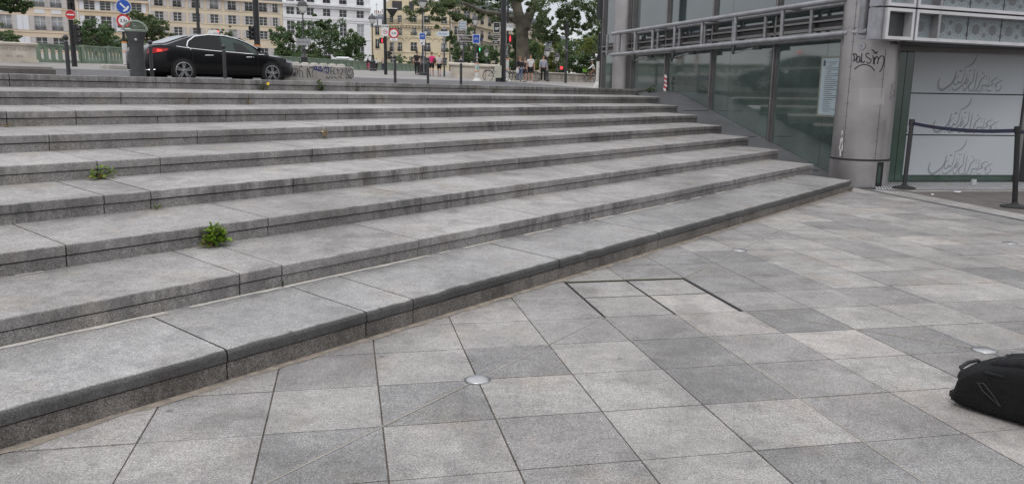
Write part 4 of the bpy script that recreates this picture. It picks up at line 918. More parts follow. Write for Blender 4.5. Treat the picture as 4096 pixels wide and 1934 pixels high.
# ---- poles, signs, signals
def face_of(p, yaw=0.):
    d = CAM-p; d.z = 0; d.normalize(); c, s_ = cos(yaw), sin(yaw); d = V((d.x*c-d.y*s_, d.x*s_+d.y*c, 0)); return d, V((-d.y, d.x, 0))     # facing, its right-hand side as seen
class Pole:
    def __init__(s, name, x, y, r, ytop, label, cat, m=BLACK, p=None, H=None):
        s.p = p or ong(x, y); s.x = x; H = H or max(pxz(x, ytop, s.p)-s.p.z, .5); s.H = H; s.t = thing(name, s.p, label, cat); s.m = m
        MB().cyl(s.p, s.p+V((0, 0, H)), r, r*.85, 12).build('pole', m, s.t, smooth=True); s.r = r
        s.f, s.rt = face_of(s.p)
    def pt(s, x, y, off=0.): return at(x, y, s.p.y)+s.f*(s.r+.03+off)
    def collar(s, y0, y1, m, k=1.25):
        z0, z1 = pxz(s.x, y1, s.p), pxz(s.x, y0, s.p); q = V((s.p.x, s.p.y, z0)); MB().cyl(q, V((s.p.x, s.p.y, z1)), s.r*k, n=14).build('collar', m, s.t, smooth=True)
    def disc(s, x, y, rp, ring, face, rin=.74, off=0.):
        c = s.pt(x, y, off); r = sz(rp, s.p); MB().lathe(c, [(r, 0), (r, .02)], 28, ax=s.f).build('sign_plate', ring, s.t)
        MB().lathe(c+s.f*.021, [(r*rin, 0), (r*rin, .004)], 28, ax=s.f).build('sign_face', face, s.t); return c+s.f*.027, r
    def plate(s, x0, y0, x1, y1, m, bd=None, off=0., yaw=0.):
        c = s.pt((x0+x1)/2, (y0+y1)/2, off); w_, h = sz(x1-x0, s.p), sz(y1-y0, s.p); f, rt = face_of(s.p, yaw); w_ /= max(cos(yaw), .4)
        MB().obox(c-rt*w_/2-UP*h/2, rt*w_, f*.02, UP*h).build('sign_plate', bd or m, s.t)
        if bd: e_ = min(w_, h)*.07; MB().obox(c-rt*(w_/2-e_)-UP*(h/2-e_)+f*.018, rt*(w_-2*e_), f*.006, UP*(h-2*e_)).build('sign_face', m, s.t)
        return c+f*.028, w_, h, rt, f
    def sig(s, x0, y0, x1, y1, lit=None, fig=False, off=0., yaw=0., n=1):
        c = s.pt((x0+x1)/2, (y0+y1)/2, off); w_, h = sz(x1-x0, s.p), sz(y1-y0, s.p); f, rt = face_of(s.p, yaw)
        MB().obox(c-rt*w_/2-UP*h/2-f*.1, rt*w_, f*.16, UP*h).build('signal_head', BLACK, s.t)
        if lit:
            m = mat('lit_'+lit, (.1, .01, .01), .4, emit=(1, .03, .05) if lit == 'red' else (.02, .9, .3), es=2.2, var=0)
            if fig:
                b = MB(); q = c+f*.065; a = h*.36
                b.lathe(q+UP*a*.8, [(a*.2, 0), (a*.2, .01)], 10, ax=f)
                b.prism([q-rt*a*.22+UP*a*.55, q-rt*a*.26-UP*a*.2, q-rt*a*.2-UP*a, q-rt*a*.02-UP*a, q-UP*a*.1, q+rt*a*.06-UP*a, q+rt*a*.24-UP*a, q+rt*a*.26-UP*a*.2, q+rt*a*.22+UP*a*.55], f*.01); b.build('lit_figure', m, s.t)
            else: MB().lathe(c+f*.06, [(min(w_, h)*.42, 0), (min(w_, h)*.3, .03)], 14, ax=f).build('lens', m, s.t)
        else:
            for i in range(n):
                q = c+UP*h*((i+.5)/n-.5)+f*.06; MB().lathe(q, [(w_*.42, 0), (w_*.46, .1), (w_*.4, .1), (w_*.38, .01)], 12, ax=f).build('visor', DARKM, s.t)
def bike_icon(b, c, rt, up, s_, f):
    for o in (-.52, .52): b.tube([c+rt*(o*s_+.3*s_*cos(a))+up*(-.12*s_+.3*s_*sin(a)) for a in [2*pi*i/12 for i in range(12)]], .035*s_, 4, close=True)
    b.tube([c-rt*.52*s_-up*.12*s_, c-rt*.2*s_+up*.3*s_, c+rt*.35*s_+up*.3*s_, c+rt*.52*s_-up*.12*s_], .04*s_, 4); b.tube([c-rt*.2*s_+up*.3*s_, c+rt*.02*s_-up*.15*s_, c+rt*.35*s_+up*.3*s_], .04*s_, 4); b.tube([c+rt*.3*s_+up*.48*s_, c+rt*.35*s_+up*.3*s_], .04*s_, 4); b.tube([c-rt*.3*s_+up*.42*s_, c-rt*.1*s_+up*.42*s_], .05*s_, 4)
INKT = mat('sign_ink', (.015, .015, .016), .5, var=0); SW = mat('sign_white', (.68, .68, .69), .4, var=.03); BROWN = mat('tourist_sign', (.045, .028, .02), .5, var=.05)
def bars(P_, c, w_, h, rt, f, lens):            # lines of print too small to read
    b = MB(); n = len(lens)
    for i, k in enumerate(lens):
        z = h*(.36-.72*(i+.5)/n); x = -w_*k/2; rnd = random.Random(i)
        while x < w_*k/2: q = w_*rnd.uniform(.05, .13); b.obox(c+rt*x+UP*(z-h*.045), rt*q, f*.004, UP*h*.09); x += q+w_*.025
    b.build('small_print', SW, P_.t)
def limit(P_, x, y, r, off=0.):
    c, R = P_.disc(x, y, r, RED, SW, .72, off); text('3,5t', R*.66, INKT, c, P_.rt, UP, P_.t, bold=.02)
# no-entry mast
P_ = Pole('signal_mast', 299, 267, .1, -60, 'black signal mast with a round red no-entry sign at the left', 'signal mast')
c, R = P_.disc(282, 61, 19, DIRTYW, RED, .9, .05); MB().obox(c-P_.rt*R*.66-UP*R*.13, P_.rt*R*1.32, P_.f*.006, UP*R*.26).build('white_bar', SW, P_.t)
P_.sig(270, -30, 296, 40, off=-.2, n=2); P_.sig(296, 102, 317, 178, yaw=1.2, off=-.05, n=3)
# arrow sign mast
P_ = Pole('sign_mast', 503, 262, .065, -10, 'dark mast with blue arrow disc above a weight limit disc, left of the car', 'sign mast'); P_.collar(167, 258, DIRTYW, 1.7); P_.collar(167, 173, ORANGE, 1.8); P_.collar(205, 208, ORANGE, 1.8)
c, R = P_.disc(494, 28, 28, DIRTYW, BLUE, .9, .03); b = MB(); a1, a2 = (P_.rt-UP).normalized(), (P_.rt+UP).normalized()
b.obox(c-a1*R*.6-a2*R*.1, a1*R*.9, a2*R*.2, P_.f*.006); b.prism([c+a1*R*.65+a2*R*.0, c+a1*R*.5-a2*R*.5, c+a1*R*.28-a2*R*.5, c+a1*R*.34-a2*R*.1, c+a1*R*.34+a2*R*.1, c+a1*R*.28+a2*R*.5, c+a1*R*.5+a2*R*.5], P_.f*.0065); b.build('white_arrow', SW, P_.t)
limit(P_, 494, 85, 25, .03); c, w_, h, rt, f = P_.plate(470, 113, 512, 127, SW, DIRTYW, .03); text('SAUF\nSERVICE', h*.36, INKT, c+UP*h*.12, rt, UP, P_.t)
# masts behind the car
P_ = Pole('signal_mast', 1034, 0, .12, -60, 'thick black signal mast behind the car bonnet', 'signal mast', p=onn(1036, 27.5), H=9); P_.collar(180, 186, ORANGE, 1.1); P_.collar(187, 215, DIRTYW, 1.06); P_.sig(1004, 108, 1026, 158, yaw=-1.1, off=-.1, n=3)
P_ = Pole('lamp_pole', 804, 0, .07, -60, 'thin dark pole rising behind the car roof', 'pole', p=onn(806, 32), H=10, m=DARKM); P_.collar(112, 135, DARKM, 1.4)
# zone 30 mast
P_ = Pole('signal_mast', 1543, 299, .105, -60, 'black mast with zone 30 sign and red pedestrian light', 'signal mast')
c, w_, h, rt, f = P_.plate(1526, 101, 1554, 145, SW, DIRTYW, .03, yaw=.1); text('ZONE', h*.2, INKT, c+UP*h*.32, rt, UP, P_.t, bold=.02)
r_ = w_*.3; MB().lathe(c-UP*h*.12, [(r_, 0), (r_, .005)], 24, ax=f).build('red_ring', RED, P_.t); MB().lathe(c-UP*h*.12+f*.004, [(r_*.74, 0), (r_*.74, .004)], 24, ax=f).build('ring_face', SW, P_.t); text('30', r_*1.0, INKT, c-UP*h*.12+f*.008, rt, UP, P_.t, bold=.02)
P_.sig(1518, 153, 1539, 174, 'red', True, off=-.05); P_.sig(1551, 206, 1563, 236, yaw=1.3, off=-.05, n=2)
c = P_.pt(1569, 60, -.1); MB().lathe(c-UP*.32, [(.03, 0), (.05, .18), (.16, .34), (.36, .62), (.37, .65)], 16).build('uplight_cup', DARKM, P_.t, smooth=40); MB().lathe(c+UP*.34, [(.36, 0), (.3, .04)], 16).build('uplight_glass', DIRTYW, P_.t); MB().cyl(c-UP*.25, V((P_.p.x, P_.p.y, c.z-.25)), .03).build('lamp_arm', DARKM, P_.t)
P_ = Pole('sign_post', 1576, 301, .035, 110, 'grey post with weight limit disc between two masts', 'sign post', m=STEELD); limit(P_, 1575, 134, 19.5); c, w_, h, rt, f = P_.plate(1560, 153, 1590, 164, SW, DIRTYW); text('SAUF\nSERVICE', h*.36, INKT, c+UP*h*.12, rt, UP, P_.t)
# lanterns
GLOBE = mat('lantern_glass', (.62, .62, .6), .3, var=.05)
def lantern(p, H, label, fat=1., name='street_lamp', s=1.):
    t = thing(name, p, label, 'street lamp', 'old style street lanterns'); z = lambda h: p+V((0, 0, h))
    MB().lathe(p, [(.24*fat, 0), (.24*fat, .12), (.18*fat, .2), (.17*fat, .7), (.2*fat, .78), (.12*fat, .9), (.085*fat, 1.25), (.1*fat, 1.3), (.055, 1.4), (.042, H*.6), (.035, H-.85), (.06, H-.8), (.05, H-.74)], 14).build('post', DARKM, t, smooth=40)
    MB().lathe(z(H-.74), [(.07*s, 0), (.14*s, .14), (.19*s, .36), (.19*s, .4)], 14).build('globe', GLOBE, t, smooth=50)
    MB().lathe(z(H-.74), [(.235*s, .4), (.24*s, .46), (.2*s, .5), (.19*s, .58), (.15*s, .66), (.06*s, .72), (.05*s, .8), (.015*s, .88)], 14).build('cap', GRAPH, t, smooth=40)
    for a in (0, 2.1, 4.2): MB().tube([z(H-.78)+V((cos(a), sin(a), 0))*.06, z(H-.55)+V((cos(a), sin(a), 0))*.22*s, z(H-.32)+V((cos(a), sin(a), 0))*.23*s], .012, 4).build('cradle_arm', DARKM, t)
    return t
def lamp_px(x, yb, yt, label, fat=1., s=1.):
    p = ong(x, yb); return lantern(p, pxz(x, yt, p)-p.z, label, fat, s=s), p
l1, lp = lamp_px(1218, 282, 2, 'old street lantern behind the graffiti block', 1.2, 1.45)
for y0, y1 in ((157, 168), (171, 182)):
    c = at(1213, (y0+y1)/2, lp.y); w_ = sz(52, lp); f, rt = face_of(lp); MB().obox(c-rt*w_/2-UP*sz(5.5, lp)+f*.1, rt*w_, f*.03, UP*sz(11, lp)).build('street_plate', STEELD, l1)
lamp_px(1492, 284, 60, 'old street lantern at the right edge of the white house', 1.3, 1.5); l3, lp3 = lamp_px(1691, 301, -12, 'tall lantern mast with a fat base and blue bicycle sign beside the black shirted walker', 1.7, 1.5)
P_ = Pole('sign_post', 1700, 301, .03, 133, 'thin post with square blue bicycle sign and arrow plate', 'sign post', p=lp3+V((.12, -.35, 0)), H=2.0+2.2, m=STEELD); P_.H = 4
c, w_, h, rt, f = P_.plate(1677, 133, 1702, 159, BLUE, SW); b = MB(); bike_icon(b, c, rt, UP, w_*.36, f); b.build('bicycle_symbol', SW, P_.t)
c, w_, h, rt, f = P_.plate(1680, 161, 1699, 181, SW, DIRTYW); b = MB(); a1 = (-rt-UP).normalized(); b.tube([c-a1*h*.3, c+a1*h*.25], h*.05, 5); b.tube([c+a1*h*.3+rt*h*.3, c+a1*h*.3, c+a1*h*.3+UP*h*.3], h*.05, 5); b.build('arrow_symbol', INKT, P_.t)
P_ = Pole('sign_post', 1777, 307, .06, 106, 'green grey post with a white arrow-shaped direction board', 'sign post', m=GRAPH); P_.collar(106, 120, STEELD, 1.2); P_.collar(146, 175, STEELD, 1.2)
c = P_.pt(1773, 137); w_, h = sz(46, P_.p), sz(18, P_.p); rt = P_.rt; MB().prism([c-rt*w_*.62, c-rt*w_*.48+UP*h/2, c+rt*w_*.5+UP*h*.6, c+rt*w_*.5-UP*h*.4, c-rt*w_*.48-UP*h/2], P_.f*.03).build('arrow_board', mat('pale_blue_board', (.5, .55, .58), .5), P_.t); text('BASTILLE', h*.42, BLUE, c+P_.f*.034, rt, UP, P_.t)
P_ = Pole('sign_post', 1853, 311, .06, 84, 'post carrying a blue, a black and a brown direction board', 'sign post', m=GRAPH)
c, w_, h, rt, f = P_.plate(1836, 86, 1866, 118, mat('slate_blue_board', (.14, .2, .28), .5), DIRTYW, yaw=-.5); bars(P_, c, w_, h, rt, f, (.6, .7, .65, .75))
c, w_, h, rt, f = P_.plate(1830, 122, 1864, 138, BROWN, SW, yaw=-.4); bars(P_, c, w_, h, rt, f, (.7,))
c, w_, h, rt, f = P_.plate(1833, 142, 1893, 166, BROWN, SW); text('Institut du\nMonde Arabe\n1, Rue des Fossés St Bernard', h*.2, SW, c-rt*w_*.28+UP*h*.13, rt, UP, P_.t, align='LEFT')
b = MB(); q = c-rt*w_*.4; b.tube([q-rt*h*.14-UP*h*.2, q-rt*h*.14+UP*h*.2, q+rt*h*.14+UP*h*.2, q+rt*h*.14-UP*h*.2], h*.025, 4, close=True); b.tube([q-UP*h*.15, q+UP*h*.1], h*.04, 4); b.build('pictogram', SW, P_.t)
P_ = Pole('pedestrian_signal', 1908, 325, .06, 180, 'signal post with white foot, green walking figure and blue bicycle sign', 'pedestrian signal'); P_.collar(252, 318, DIRTYW, 1.9); P_.collar(254, 257, ORANGE, 2.0); P_.collar(284, 288, ORANGE, 2.0); MB().lathe(P_.p, [(.27, 0), (.25, .06), (.14, .16), (.115, .2)], 16).build('foot', DIRTYW, P_.t, smooth=40)
c, w_, h, rt, f = P_.plate(1891, 139, 1919, 174, BLUE, SW, .06); b = MB(); bike_icon(b, c, rt, UP, w_*.36, f); b.build('bicycle_symbol', SW, P_.t); P_.plate(1918, 152, 1931, 165, mat('navy_board', (.015, .025, .09), .5), None, -.1); P_.sig(1911, 190, 1927, 207, 'green', True, off=.02)
b = MB(); fq = cylpx(P_.p, .115)
for q in ([(1908, 262), (1914, 268), (1907, 275), (1913, 282)], [(1906, 268), (1910, 279), (1914, 273)]): stroke(b, q, 2.6, fq, lift=.004)
b.build('teal_scribble', mat('teal_spray', (.05, .3, .28), .6, var=0), P_.t); b = MB()
for i in range(6): b.obox(V((P_.p.x, P_.p.y, pxz(1908, 216+i*6, P_.p)))+P_.f*.058-P_.rt*.035, P_.rt*.06, P_.f*.008, UP*.05*(1+i % 2))
b.build('sticker', DIRTYW, P_.t)
P_ = Pole('signal_mast', 2011, 328, .19, -60, 'massive black mast with grey cabinet at its foot', 'mast', m=BLACK); BIG = P_.p
c, w_, h, rt, f = P_.plate(1974, 92, 2000, 131, BLACK, DIRTYW, -.05); text('OP', h*.3, SW, c-UP*h*.12, rt, UP, P_.t, bold=.03); MB().lathe(c+UP*h*.22, [(h*.13, 0), (h*.13, .006)], 12, ax=f).build('sticker', GRAPH, P_.t)
c, w_, h, rt, f = P_.plate(1972, 141, 2000, 156, BROWN, SW, -.05); bars(P_, c, w_, h, rt, f, (.5,)); c, w_, h, rt, f = P_.plate(1968, 164, 2000, 179, BROWN, SW, -.05); text('Musée\nde Paris', h*.32, SW, c+UP*h*.1, rt, UP, P_.t)
cb = thing('electric_cabinet', BIG+P_.f*.28-P_.rt*.35, 'beige electric cabinet on a black plinth at the massive mast', 'cabinet'); c = at(1992, 312, BIG.y)+P_.f*.2; w_, h = sz(27, BIG), sz(46, BIG)
MB().obox(c-P_.rt*w_/2, P_.rt*w_, P_.f*.3, UP*h).build('housing', mat('beige_metal', (.4, .39, .33), .5, var=.06), cb); MB().obox(c-P_.rt*w_*.35-UP*sz(16, BIG), P_.rt*w_*.85, P_.f*.26, UP*(sz(16, BIG)-.002)).build('plinth', BLACK, cb); MB().obox(c-P_.rt*w_*.36+UP*h*.45+P_.f*.3, P_.rt*.03, P_.f*.015, UP*.06).build('lock', DARKM, cb)
P_ = Pole('pedestrian_signal', 2028, 326, .07, -30, 'black signal post with white sleeve, red standing figure and white text plate', 'pedestrian signal', m=BLACK); P_.collar(235, 318, DIRTYW, 1.6); P_.collar(236, 240, ORANGE, 1.65); P_.collar(275, 279, ORANGE, 1.65); MB().lathe(P_.p, [(.26, 0), (.24, .06), (.14, .15), (.115, .2)], 16).build('foot', DIRTYW, P_.t, smooth=40)
P_.sig(2030, 141, 2051, 171, 'red', True, off=.05); c, w_, h, rt, f = P_.plate(2021, 95, 2053, 124, SW, DIRTYW, .05); text('PIÉTONS\nATTENTION\nTRAVERSEZ\nEN 2 TEMPS', h*.19, INKT, c+UP*h*.27, rt, UP, P_.t, bold=.01)
b = MB(); random.seed(4)
for i in range(7): b.obox(V((P_.p.x, P_.p.y, pxz(2028, 180+i*8, P_.p)))+P_.f*.064-P_.rt*random.uniform(.01, .06), P_.rt*.05, P_.f*.008, UP*random.uniform(.05, .12))
b.build('sticker', DIRTYW, P_.t)
P_ = Pole('signal_mast', 2262, 332, .1, 92, 'dark post with the back of a traffic signal in front of the quay wall', 'signal mast', m=DARKM); P_.sig(2258, 92, 2277, 146, yaw=1.9, off=.0, n=3); P_.collar(215, 235, BLACK, 1.3); P_.collar(200, 202, STEELD, 1.1)
pp = onn(2403, 14.5); P_ = Pole('signal_mast', 2403, 0, .07, 0, 'black mast with a long signal back at the corner of the glass wall', 'signal mast', p=pp, H=5.5); P_.sig(2394, 2, 2410, 78, yaw=2.4, off=-.05, n=3); P_.collar(185, 192, DARKM, 1.5)
pp = onn(2391, 15.6); P_ = Pole('signal_post', 2391, 0, .05, 200, 'white sleeved signal post beside the cyclist', 'signal post', p=pp, H=2.0); z_ = pxz(2391, 246, pp)-pp.z; MB().cyl(pp, pp+V((0, 0, z_)), .075, n=14).build('sleeve', DIRTYW, P_.t, smooth=True); MB().lathe(pp, [(.16, 0), (.15, .2), (.1, .3), (.08, .34)], 16).build('foot', DIRTYW, P_.t, smooth=40)
P_ = Pole('far_signal', 2246, 292, .05, 262, 'small red traffic light far behind the quay wall', 'traffic light', p=(lambda q: V((q.x, q.y, gzp(q))))(at(2246, 300, 88.)), H=1.9); c = P_.pt(2246, 272); MB().lathe(c, [(.16, 0), (.12, .05)], 14, ax=P_.f).build('lens', MATS['lit_red'], P_.t)
for x, yt, yb, dd, lb in ((2187, 186, 300, 60, 'distant lantern right of the grey sweater man'), (2227, 212, 305, 72, 'distant lantern left of the dark signal post'), (2252, 238, 305, 95, 'far small lantern touching the dark signal post'), (2276, 246, 305, 100, 'far small lantern right of the dark signal post'), (1945, 196, 290, 80, 'distant lantern behind the stone parapet'), (1848, 166, 300, 75, 'distant lantern under the brown direction board'), (1899, 62, 300, 62, 'tall distant lantern under the plane tree leaves'), (1703, 112, 300, 85, 'distant lantern behind the blue bicycle sign')):
    q = at(x, yb, dd); q.z = gzp(q); lantern(q, pxz(x, yt, q)-q.z, lb, .8, 'far_street_lamp', 1.1)

# ================================================================== BRIDGE PARAPETS
def balustrade(pts, label, near):
    t = thing('balustrade', pts[0], label, 'balustrade'); H = .82; seg = 1.9; cache = {}
    # resample
    path = []; acc = 0.
    for a, c in zip(pts, pts[1:]):
        n = max(1, round((c-a).length/seg))
        for i in range(n): path.append(a.lerp(c, i/n))
    path.append(pts[-1])
    def inst(name, key, mk, par, loc, rz):
        if key not in cache:
            o = mk().build(name, GREENI, None); cache[key] = o.data; o.parent = par
        else: o = bpy.data.objects.new(name, cache[key]); col.objects.link(o); o.parent = par
        o.location = loc; o.rotation_euler.z = rz; return o
    for i, (a, c) in enumerate(zip(path, path[1:])):
        d = c-a; rz = atan2(d.y, d.x); Ln = hypot(d.x, d.y); sl = d.z/Ln; kx = round(Ln, 1)
        def rails():
            b = MB()
            for z0, z1, y in ((.0, .1, .07), (H-.13, H-.06, .05), (H-.06, H, .095)): b.prism([V((0, -y, z0)), V((kx, -y, z0)), V((kx, -y, z1)), V((0, -y, z1))], (0, 2*y, 0))
            return b
        pn = inst('panel', ('r', kx), rails, t, a-pts[0], rz)
        inst('post', 'p', lambda: MB().prism([V((-.09, -.085, -.02)), V((.09, -.085, -.02)), V((.09, -.085, H-.045)), V((-.09, -.085, H-.045))], (0, .17, 0)).prism([V((-.11, -.105, -.02)), V((.11, -.105, -.02)), V((.11, -.105, .14)), V((-.11, -.105, .14))], (0, .21, 0)), t, a-pts[0], rz)
        ns = 6; w_ = (kx-.2)/ns
        def slat():
            q = w_*.4; return MB().prism([V((-w_/2, -.035, .1)), V((w_/2, -.035, .1)), V((q*.6, -.035, .2)), V((q*.6, -.035, H-.26)), V((q, -.035, H-.2)), V((w_/2, -.035, H-.13)), V((-w_/2, -.035, H-.13)), V((-q, -.035, H-.2)), V((-q*.6, -.035, H-.26)), V((-q*.6, -.035, .2))], (0, .07, 0))
        if i < near:
            for j in range(ns+1): inst('slat', ('s', kx), slat, pn, V((.1+w_*j, 0, 0)), 0)
        else:
            def many():
                b = MB()
                for j in range(ns+1):
                    s_ = slat()
                    k = len(b.v); b.v += [v+V((.1+w_*j, 0, 0)) for v in s_.v]; b.f += [tuple(x+k for x in f) for f in s_.f]; b.mi += s_.mi
                return b
            inst('slats', ('m', kx), many, pn, V((0, 0, 0)), 0)
    return t
bpts = [ong(150, 249), ong(330, 253), ong(520, 257), ong(1160, 274), ong(1480, 281), ong(1690, 286)]
balustrade(bpts, 'green cast iron bridge balustrade with oval slots', 16)
# stone pedestal with carved lettering
p = ong(62, 251); f, rt = face_of(p, .12); w_ = sz(250, p); H = sz(78, p); o = p-rt*(w_-sz(80, p))-f*.9
pd = thing('stone_pedestal', p, 'pale stone bridge pedestal with carved lettering at the far left', 'pedestal')
MB().obox(o+rt*.0, rt*w_, f*.9, UP*.14).build('plinth', STONE, pd)
MB().obox(o+f*.06+rt*.06+UP*.14, rt*(w_-.12), f*.78, UP*(H-.28)).build('die', STONE, pd)
MB().loft([[o+rt*a+f*b_+UP*z for a, b_ in ((q, q), (w_-q, q), (w_-q, .9-q), (q, .9-q))] for z, q in ((H-.14, .06), (H-.11, -.02), (H-.03, -.04), (H, .02))]).build('cap', STONE, pd)
c = o+rt*(w_-sz(82, p))+f*.842+UP*H*.56; CARV = mat('carved_letters', (.27, .24, .2), .9, var=.1)
text('PONT DE SULLY', .17, CARV, c+UP*.08, rt, UP, pd); text('1874  1876', .14, CARV, c-UP*.2, rt, UP, pd)
# small white pillar on the far bridge pavement
p = ong(1372, 276); f, rt = face_of(p); t = thing('stone_lamp_base', p, 'pale stone pillar cap rising behind the graffiti block', 'pillar')
MB().loft([[p+rt*a*k+f*b_*k+UP*z for a, b_ in ((-1, -1), (1, -1), (1, 1), (-1, 1))] for k, z in ((.3, 0), (.3, .55), (.42, .8), (.62, .92), (.64, 1.0), (.5, 1.08))]).build('block', WHITE, t)
# quay walls built of stone blocks
def quaywall(a, c, H, label, round_end=False, m=STONE, course=2, cap=.22):
    t = thing('quay_wall', a, label, 'wall'); d = (c-a); Ln = hypot(d.x, d.y); ux = V((d.x, d.y, 0)).normalized(); uy = V((-ux.y, ux.x, 0)); sl = d.z
    z0 = min(a.z, c.z)-.1; x = 0.
    ch = (H-cap+.1)/course
    for r in range(course):
        x = 0.; first = True
        while x < Ln-.05:
            w_ = min(random.uniform(1.1, 2.0)*(1 if not first or r % 2 else .6), Ln-x); first = False
            zz = a.z+sl*x/Ln-.1+ch*r
            MB().obox(V((a.x, a.y, zz))+ux*(x+.012)+uy*random.uniform(-.012, .012), ux*(w_-.024), uy*.5, UP*(ch-.02)).build('stone_block', m, t); x += w_
    b = MB(); q = [V((a.x, a.y, a.z))+ux*-.1, V((c.x, c.y, c.z))+ux*.1]
    b.loft([[p_+uy*y+UP*(H-cap+z) for y, z in ((-.09, 0), (-.12, cap*.35), (-.1, cap*.75), (.0, cap), (.5, cap), (.6, cap*.75), (.6, 0))] for p_ in q]); b.build('coping', m, t)
    MB().obox(V((a.x, a.y, z0))+uy*.03+ux*.02, ux*(Ln-.04)+UP*sl, uy*.4, UP*(H-cap)).build('core', JOINT, t)
    return t
random.seed(21)
qw = ong(1800, 309); qx = ong(1995, 320); quaywall(qw, qx, sz(58, qw), 'pale stone quay wall with rounded coping behind the signal posts', course=1, m=STONE)
qy = ong(2060, 322); qz = ong(2440, 331); quaywall(qy, qz, sz(38, qy), 'weathered stone quay wall behind the two young men', course=2, m=STONED, cap=.12)

# ================================================================== PEOPLE
def skin(name, verts, edges, rad, m, parent, root=0, sub=1):
    me = bpy.data.meshes.new(name); me.from_pydata(verts, edges, []); me.materials.append(m)
    o = bpy.data.objects.new(name, me); col.objects.link(o); o.parent = parent
    md = o.modifiers.new('skin', 'SKIN'); md.use_smooth_shade = True; md.branch_smoothing = .3
    if not me.skin_vertices: me.attributes.new('x', 'FLOAT', 'POINT')
    for i, r in enumerate(rad):
        sv = me.skin_vertices[0].data[i]; sv.radius = r if isinstance(r, tuple) else (r, r); sv.use_root = i == root
    if sub: s_ = o.modifiers.new('sub', 'SUBSURF'); s_.levels = sub; s_.render_levels = sub
    return o
def ensure_skin(me):
    pass
SKINM = mat('skin', (.42, .25, .18), .5, var=.05); SKIND = mat('tanned_skin', (.3, .17, .11), .5, var=.05)
def cm(name, c): return mat('cloth_'+name, c, .85, var=.12, scale=9)
def person(x, yf, yh, rz, label, shirt, legs, sleeve='short', shorts=False, hair=(.03, .02, .015), step=.12, sk=None, long_hair=False, p=None, shoe=(.5, .5, .5), extra=None, arm=0.):
    p = p or ong(x, yf); Hh = pxz(x, yh, p)-p.z; sk = sk or SKINM
    t = thing('person', p, label, 'person', rz=rz, scale=Hh/1.76)
    vs = [(0, 0, .96), (0, 0, 1.1), (0, -.005, 1.3), (0, .01, 1.45), (0, .0, 1.525), (0, -.012, 1.59), (0, -.012, 1.665), (0, 0, 1.735)]; ra = [(.15, .105), (.135, .098), (.16, .11), (.085, .075), .05, (.066, .08), (.074, .094), (.055, .068)]
    ed = [(i, i+1) for i in range(7)]; nf = {}
    for sg in (-1, 1):
        k = len(vs); st_ = step*sg
        vs += [(sg*.095, 0, .9), (sg*.1, -st_*.55-.01, .5), (sg*.1, -st_+(.05 if st_ < 0 else 0), .085+(.05 if st_ < -.1 else 0)), (sg*.108, -st_-.15+(.05 if st_ < 0 else 0), .04)]; ra += [(.09, .095), .058, .04, (.038, .03)]; ed += [(0, k), (k, k+1), (k+1, k+2), (k+2, k+3)]
        j = len(vs); sw = step*sg*.9
        vs += [(sg*.18, 0, 1.42), (sg*.235, sw*.4+.02, 1.14), (sg*.25, sw-.04-arm, .9+arm*.9), (sg*.25, sw-.06-arm, .82+arm*.9), (sg*.248, sw-.075-arm, .745+arm*.9), (sg*.22, sw-.1-arm, .81+arm*.9)]; ra += [.055, .042, .031, (.036, .022), (.024, .014), .013]; ed += [(2, j), (j, j+1), (j+1, j+2), (j+2, j+3), (j+3, j+4), (j+2, j+5)]
        nf[sg] = (k, j)
    skin('body', vs, ed, ra, sk, t)
    # top
    tv = [(0, 0, .93), vs[1], vs[2], vs[3]]; tr_ = [(.165, .122), (.155, .115), (.178, .128), (.1, .09)]; te = [(0, 1), (1, 2), (2, 3)]
    for sg in (-1, 1):
        j = nf[sg][1]; a, e_, w_ = V(vs[j]), V(vs[j+1]), V(vs[j+2]); k = len(tv)
        if sleeve == 'short': tv += [a, a.lerp(e_, .7)]; tr_ += [.068, .066]; te += [(2, k), (k, k+1)]
        elif sleeve == 'long': tv += [a, e_, e_.lerp(w_, .92)]; tr_ += [.07, .058, .046]; te += [(2, k), (k, k+1), (k+1, k+2)]
    skin('top', [tuple(q) for q in tv], te, tr_, cm(*shirt), t, root=1)
    lv = [(0, 0, .98)]; lr = [(.158, .115)]; le = []
    for sg in (-1, 1):
        i = nf[sg][0]; k = len(lv); h, kn, an = V(vs[i]), V(vs[i+1]), V(vs[i+2])
        if shorts: lv += [h, h.lerp(kn, .85)]; lr += [.11, .098]; le += [(0, k), (k, k+1)]
        else: lv += [h, kn, an+V((0, 0, .02))]; lr += [.108, .078, .066]; le += [(0, k), (k, k+1), (k+1, k+2)]
    skin('shorts' if shorts else 'trousers', [tuple(q) for q in lv], le, lr, cm(*legs), t)
    for sg in (-1, 1):
        i = nf[sg][0]; a, c = V(vs[i+2]), V(vs[i+3]); skin('shoe', [tuple(a+V((0, .04, -.045))), tuple(a.lerp(c, .5)+V((0, 0, -.02))), tuple(c+V((0, -.01, .0)))], [(0, 1), (1, 2)], [(.045, .04), (.05, .042), (.045, .032)], mat('shoe_%02d' % int(shoe[0]*99), shoe, .6), t)
    HM = mat('hair_%02d_%02d' % (int(hair[0]*99), int(hair[1]*99)), hair, .7, var=.2, scale=30)
    b = MB(); rg = []
    for i in range(6):
        a = pi/2*i/5; rg.append([V((cos(q)*.1*cos(a)*(1 if i else 1.0), .012+sin(q)*.118*cos(a)+(.02 if i == 0 else 0), 1.672+.092*sin(a)-(.03 if i == 0 and sin(q) > -.2 else 0)-(.035 if i == 0 and sin(q) > .5 else 0))) for q in [2*pi*k/14 for k in range(14)]])
    b.loft(rg); hr = b.build('hair', HM, t, smooth=60)
    if long_hair: skin('long_hair', [(0, .06, 1.7), (0, .1, 1.55), (0, .11, 1.38)], [(0, 1), (1, 2)], [(.085, .06), (.095, .05), (.07, .03)], HM, t)
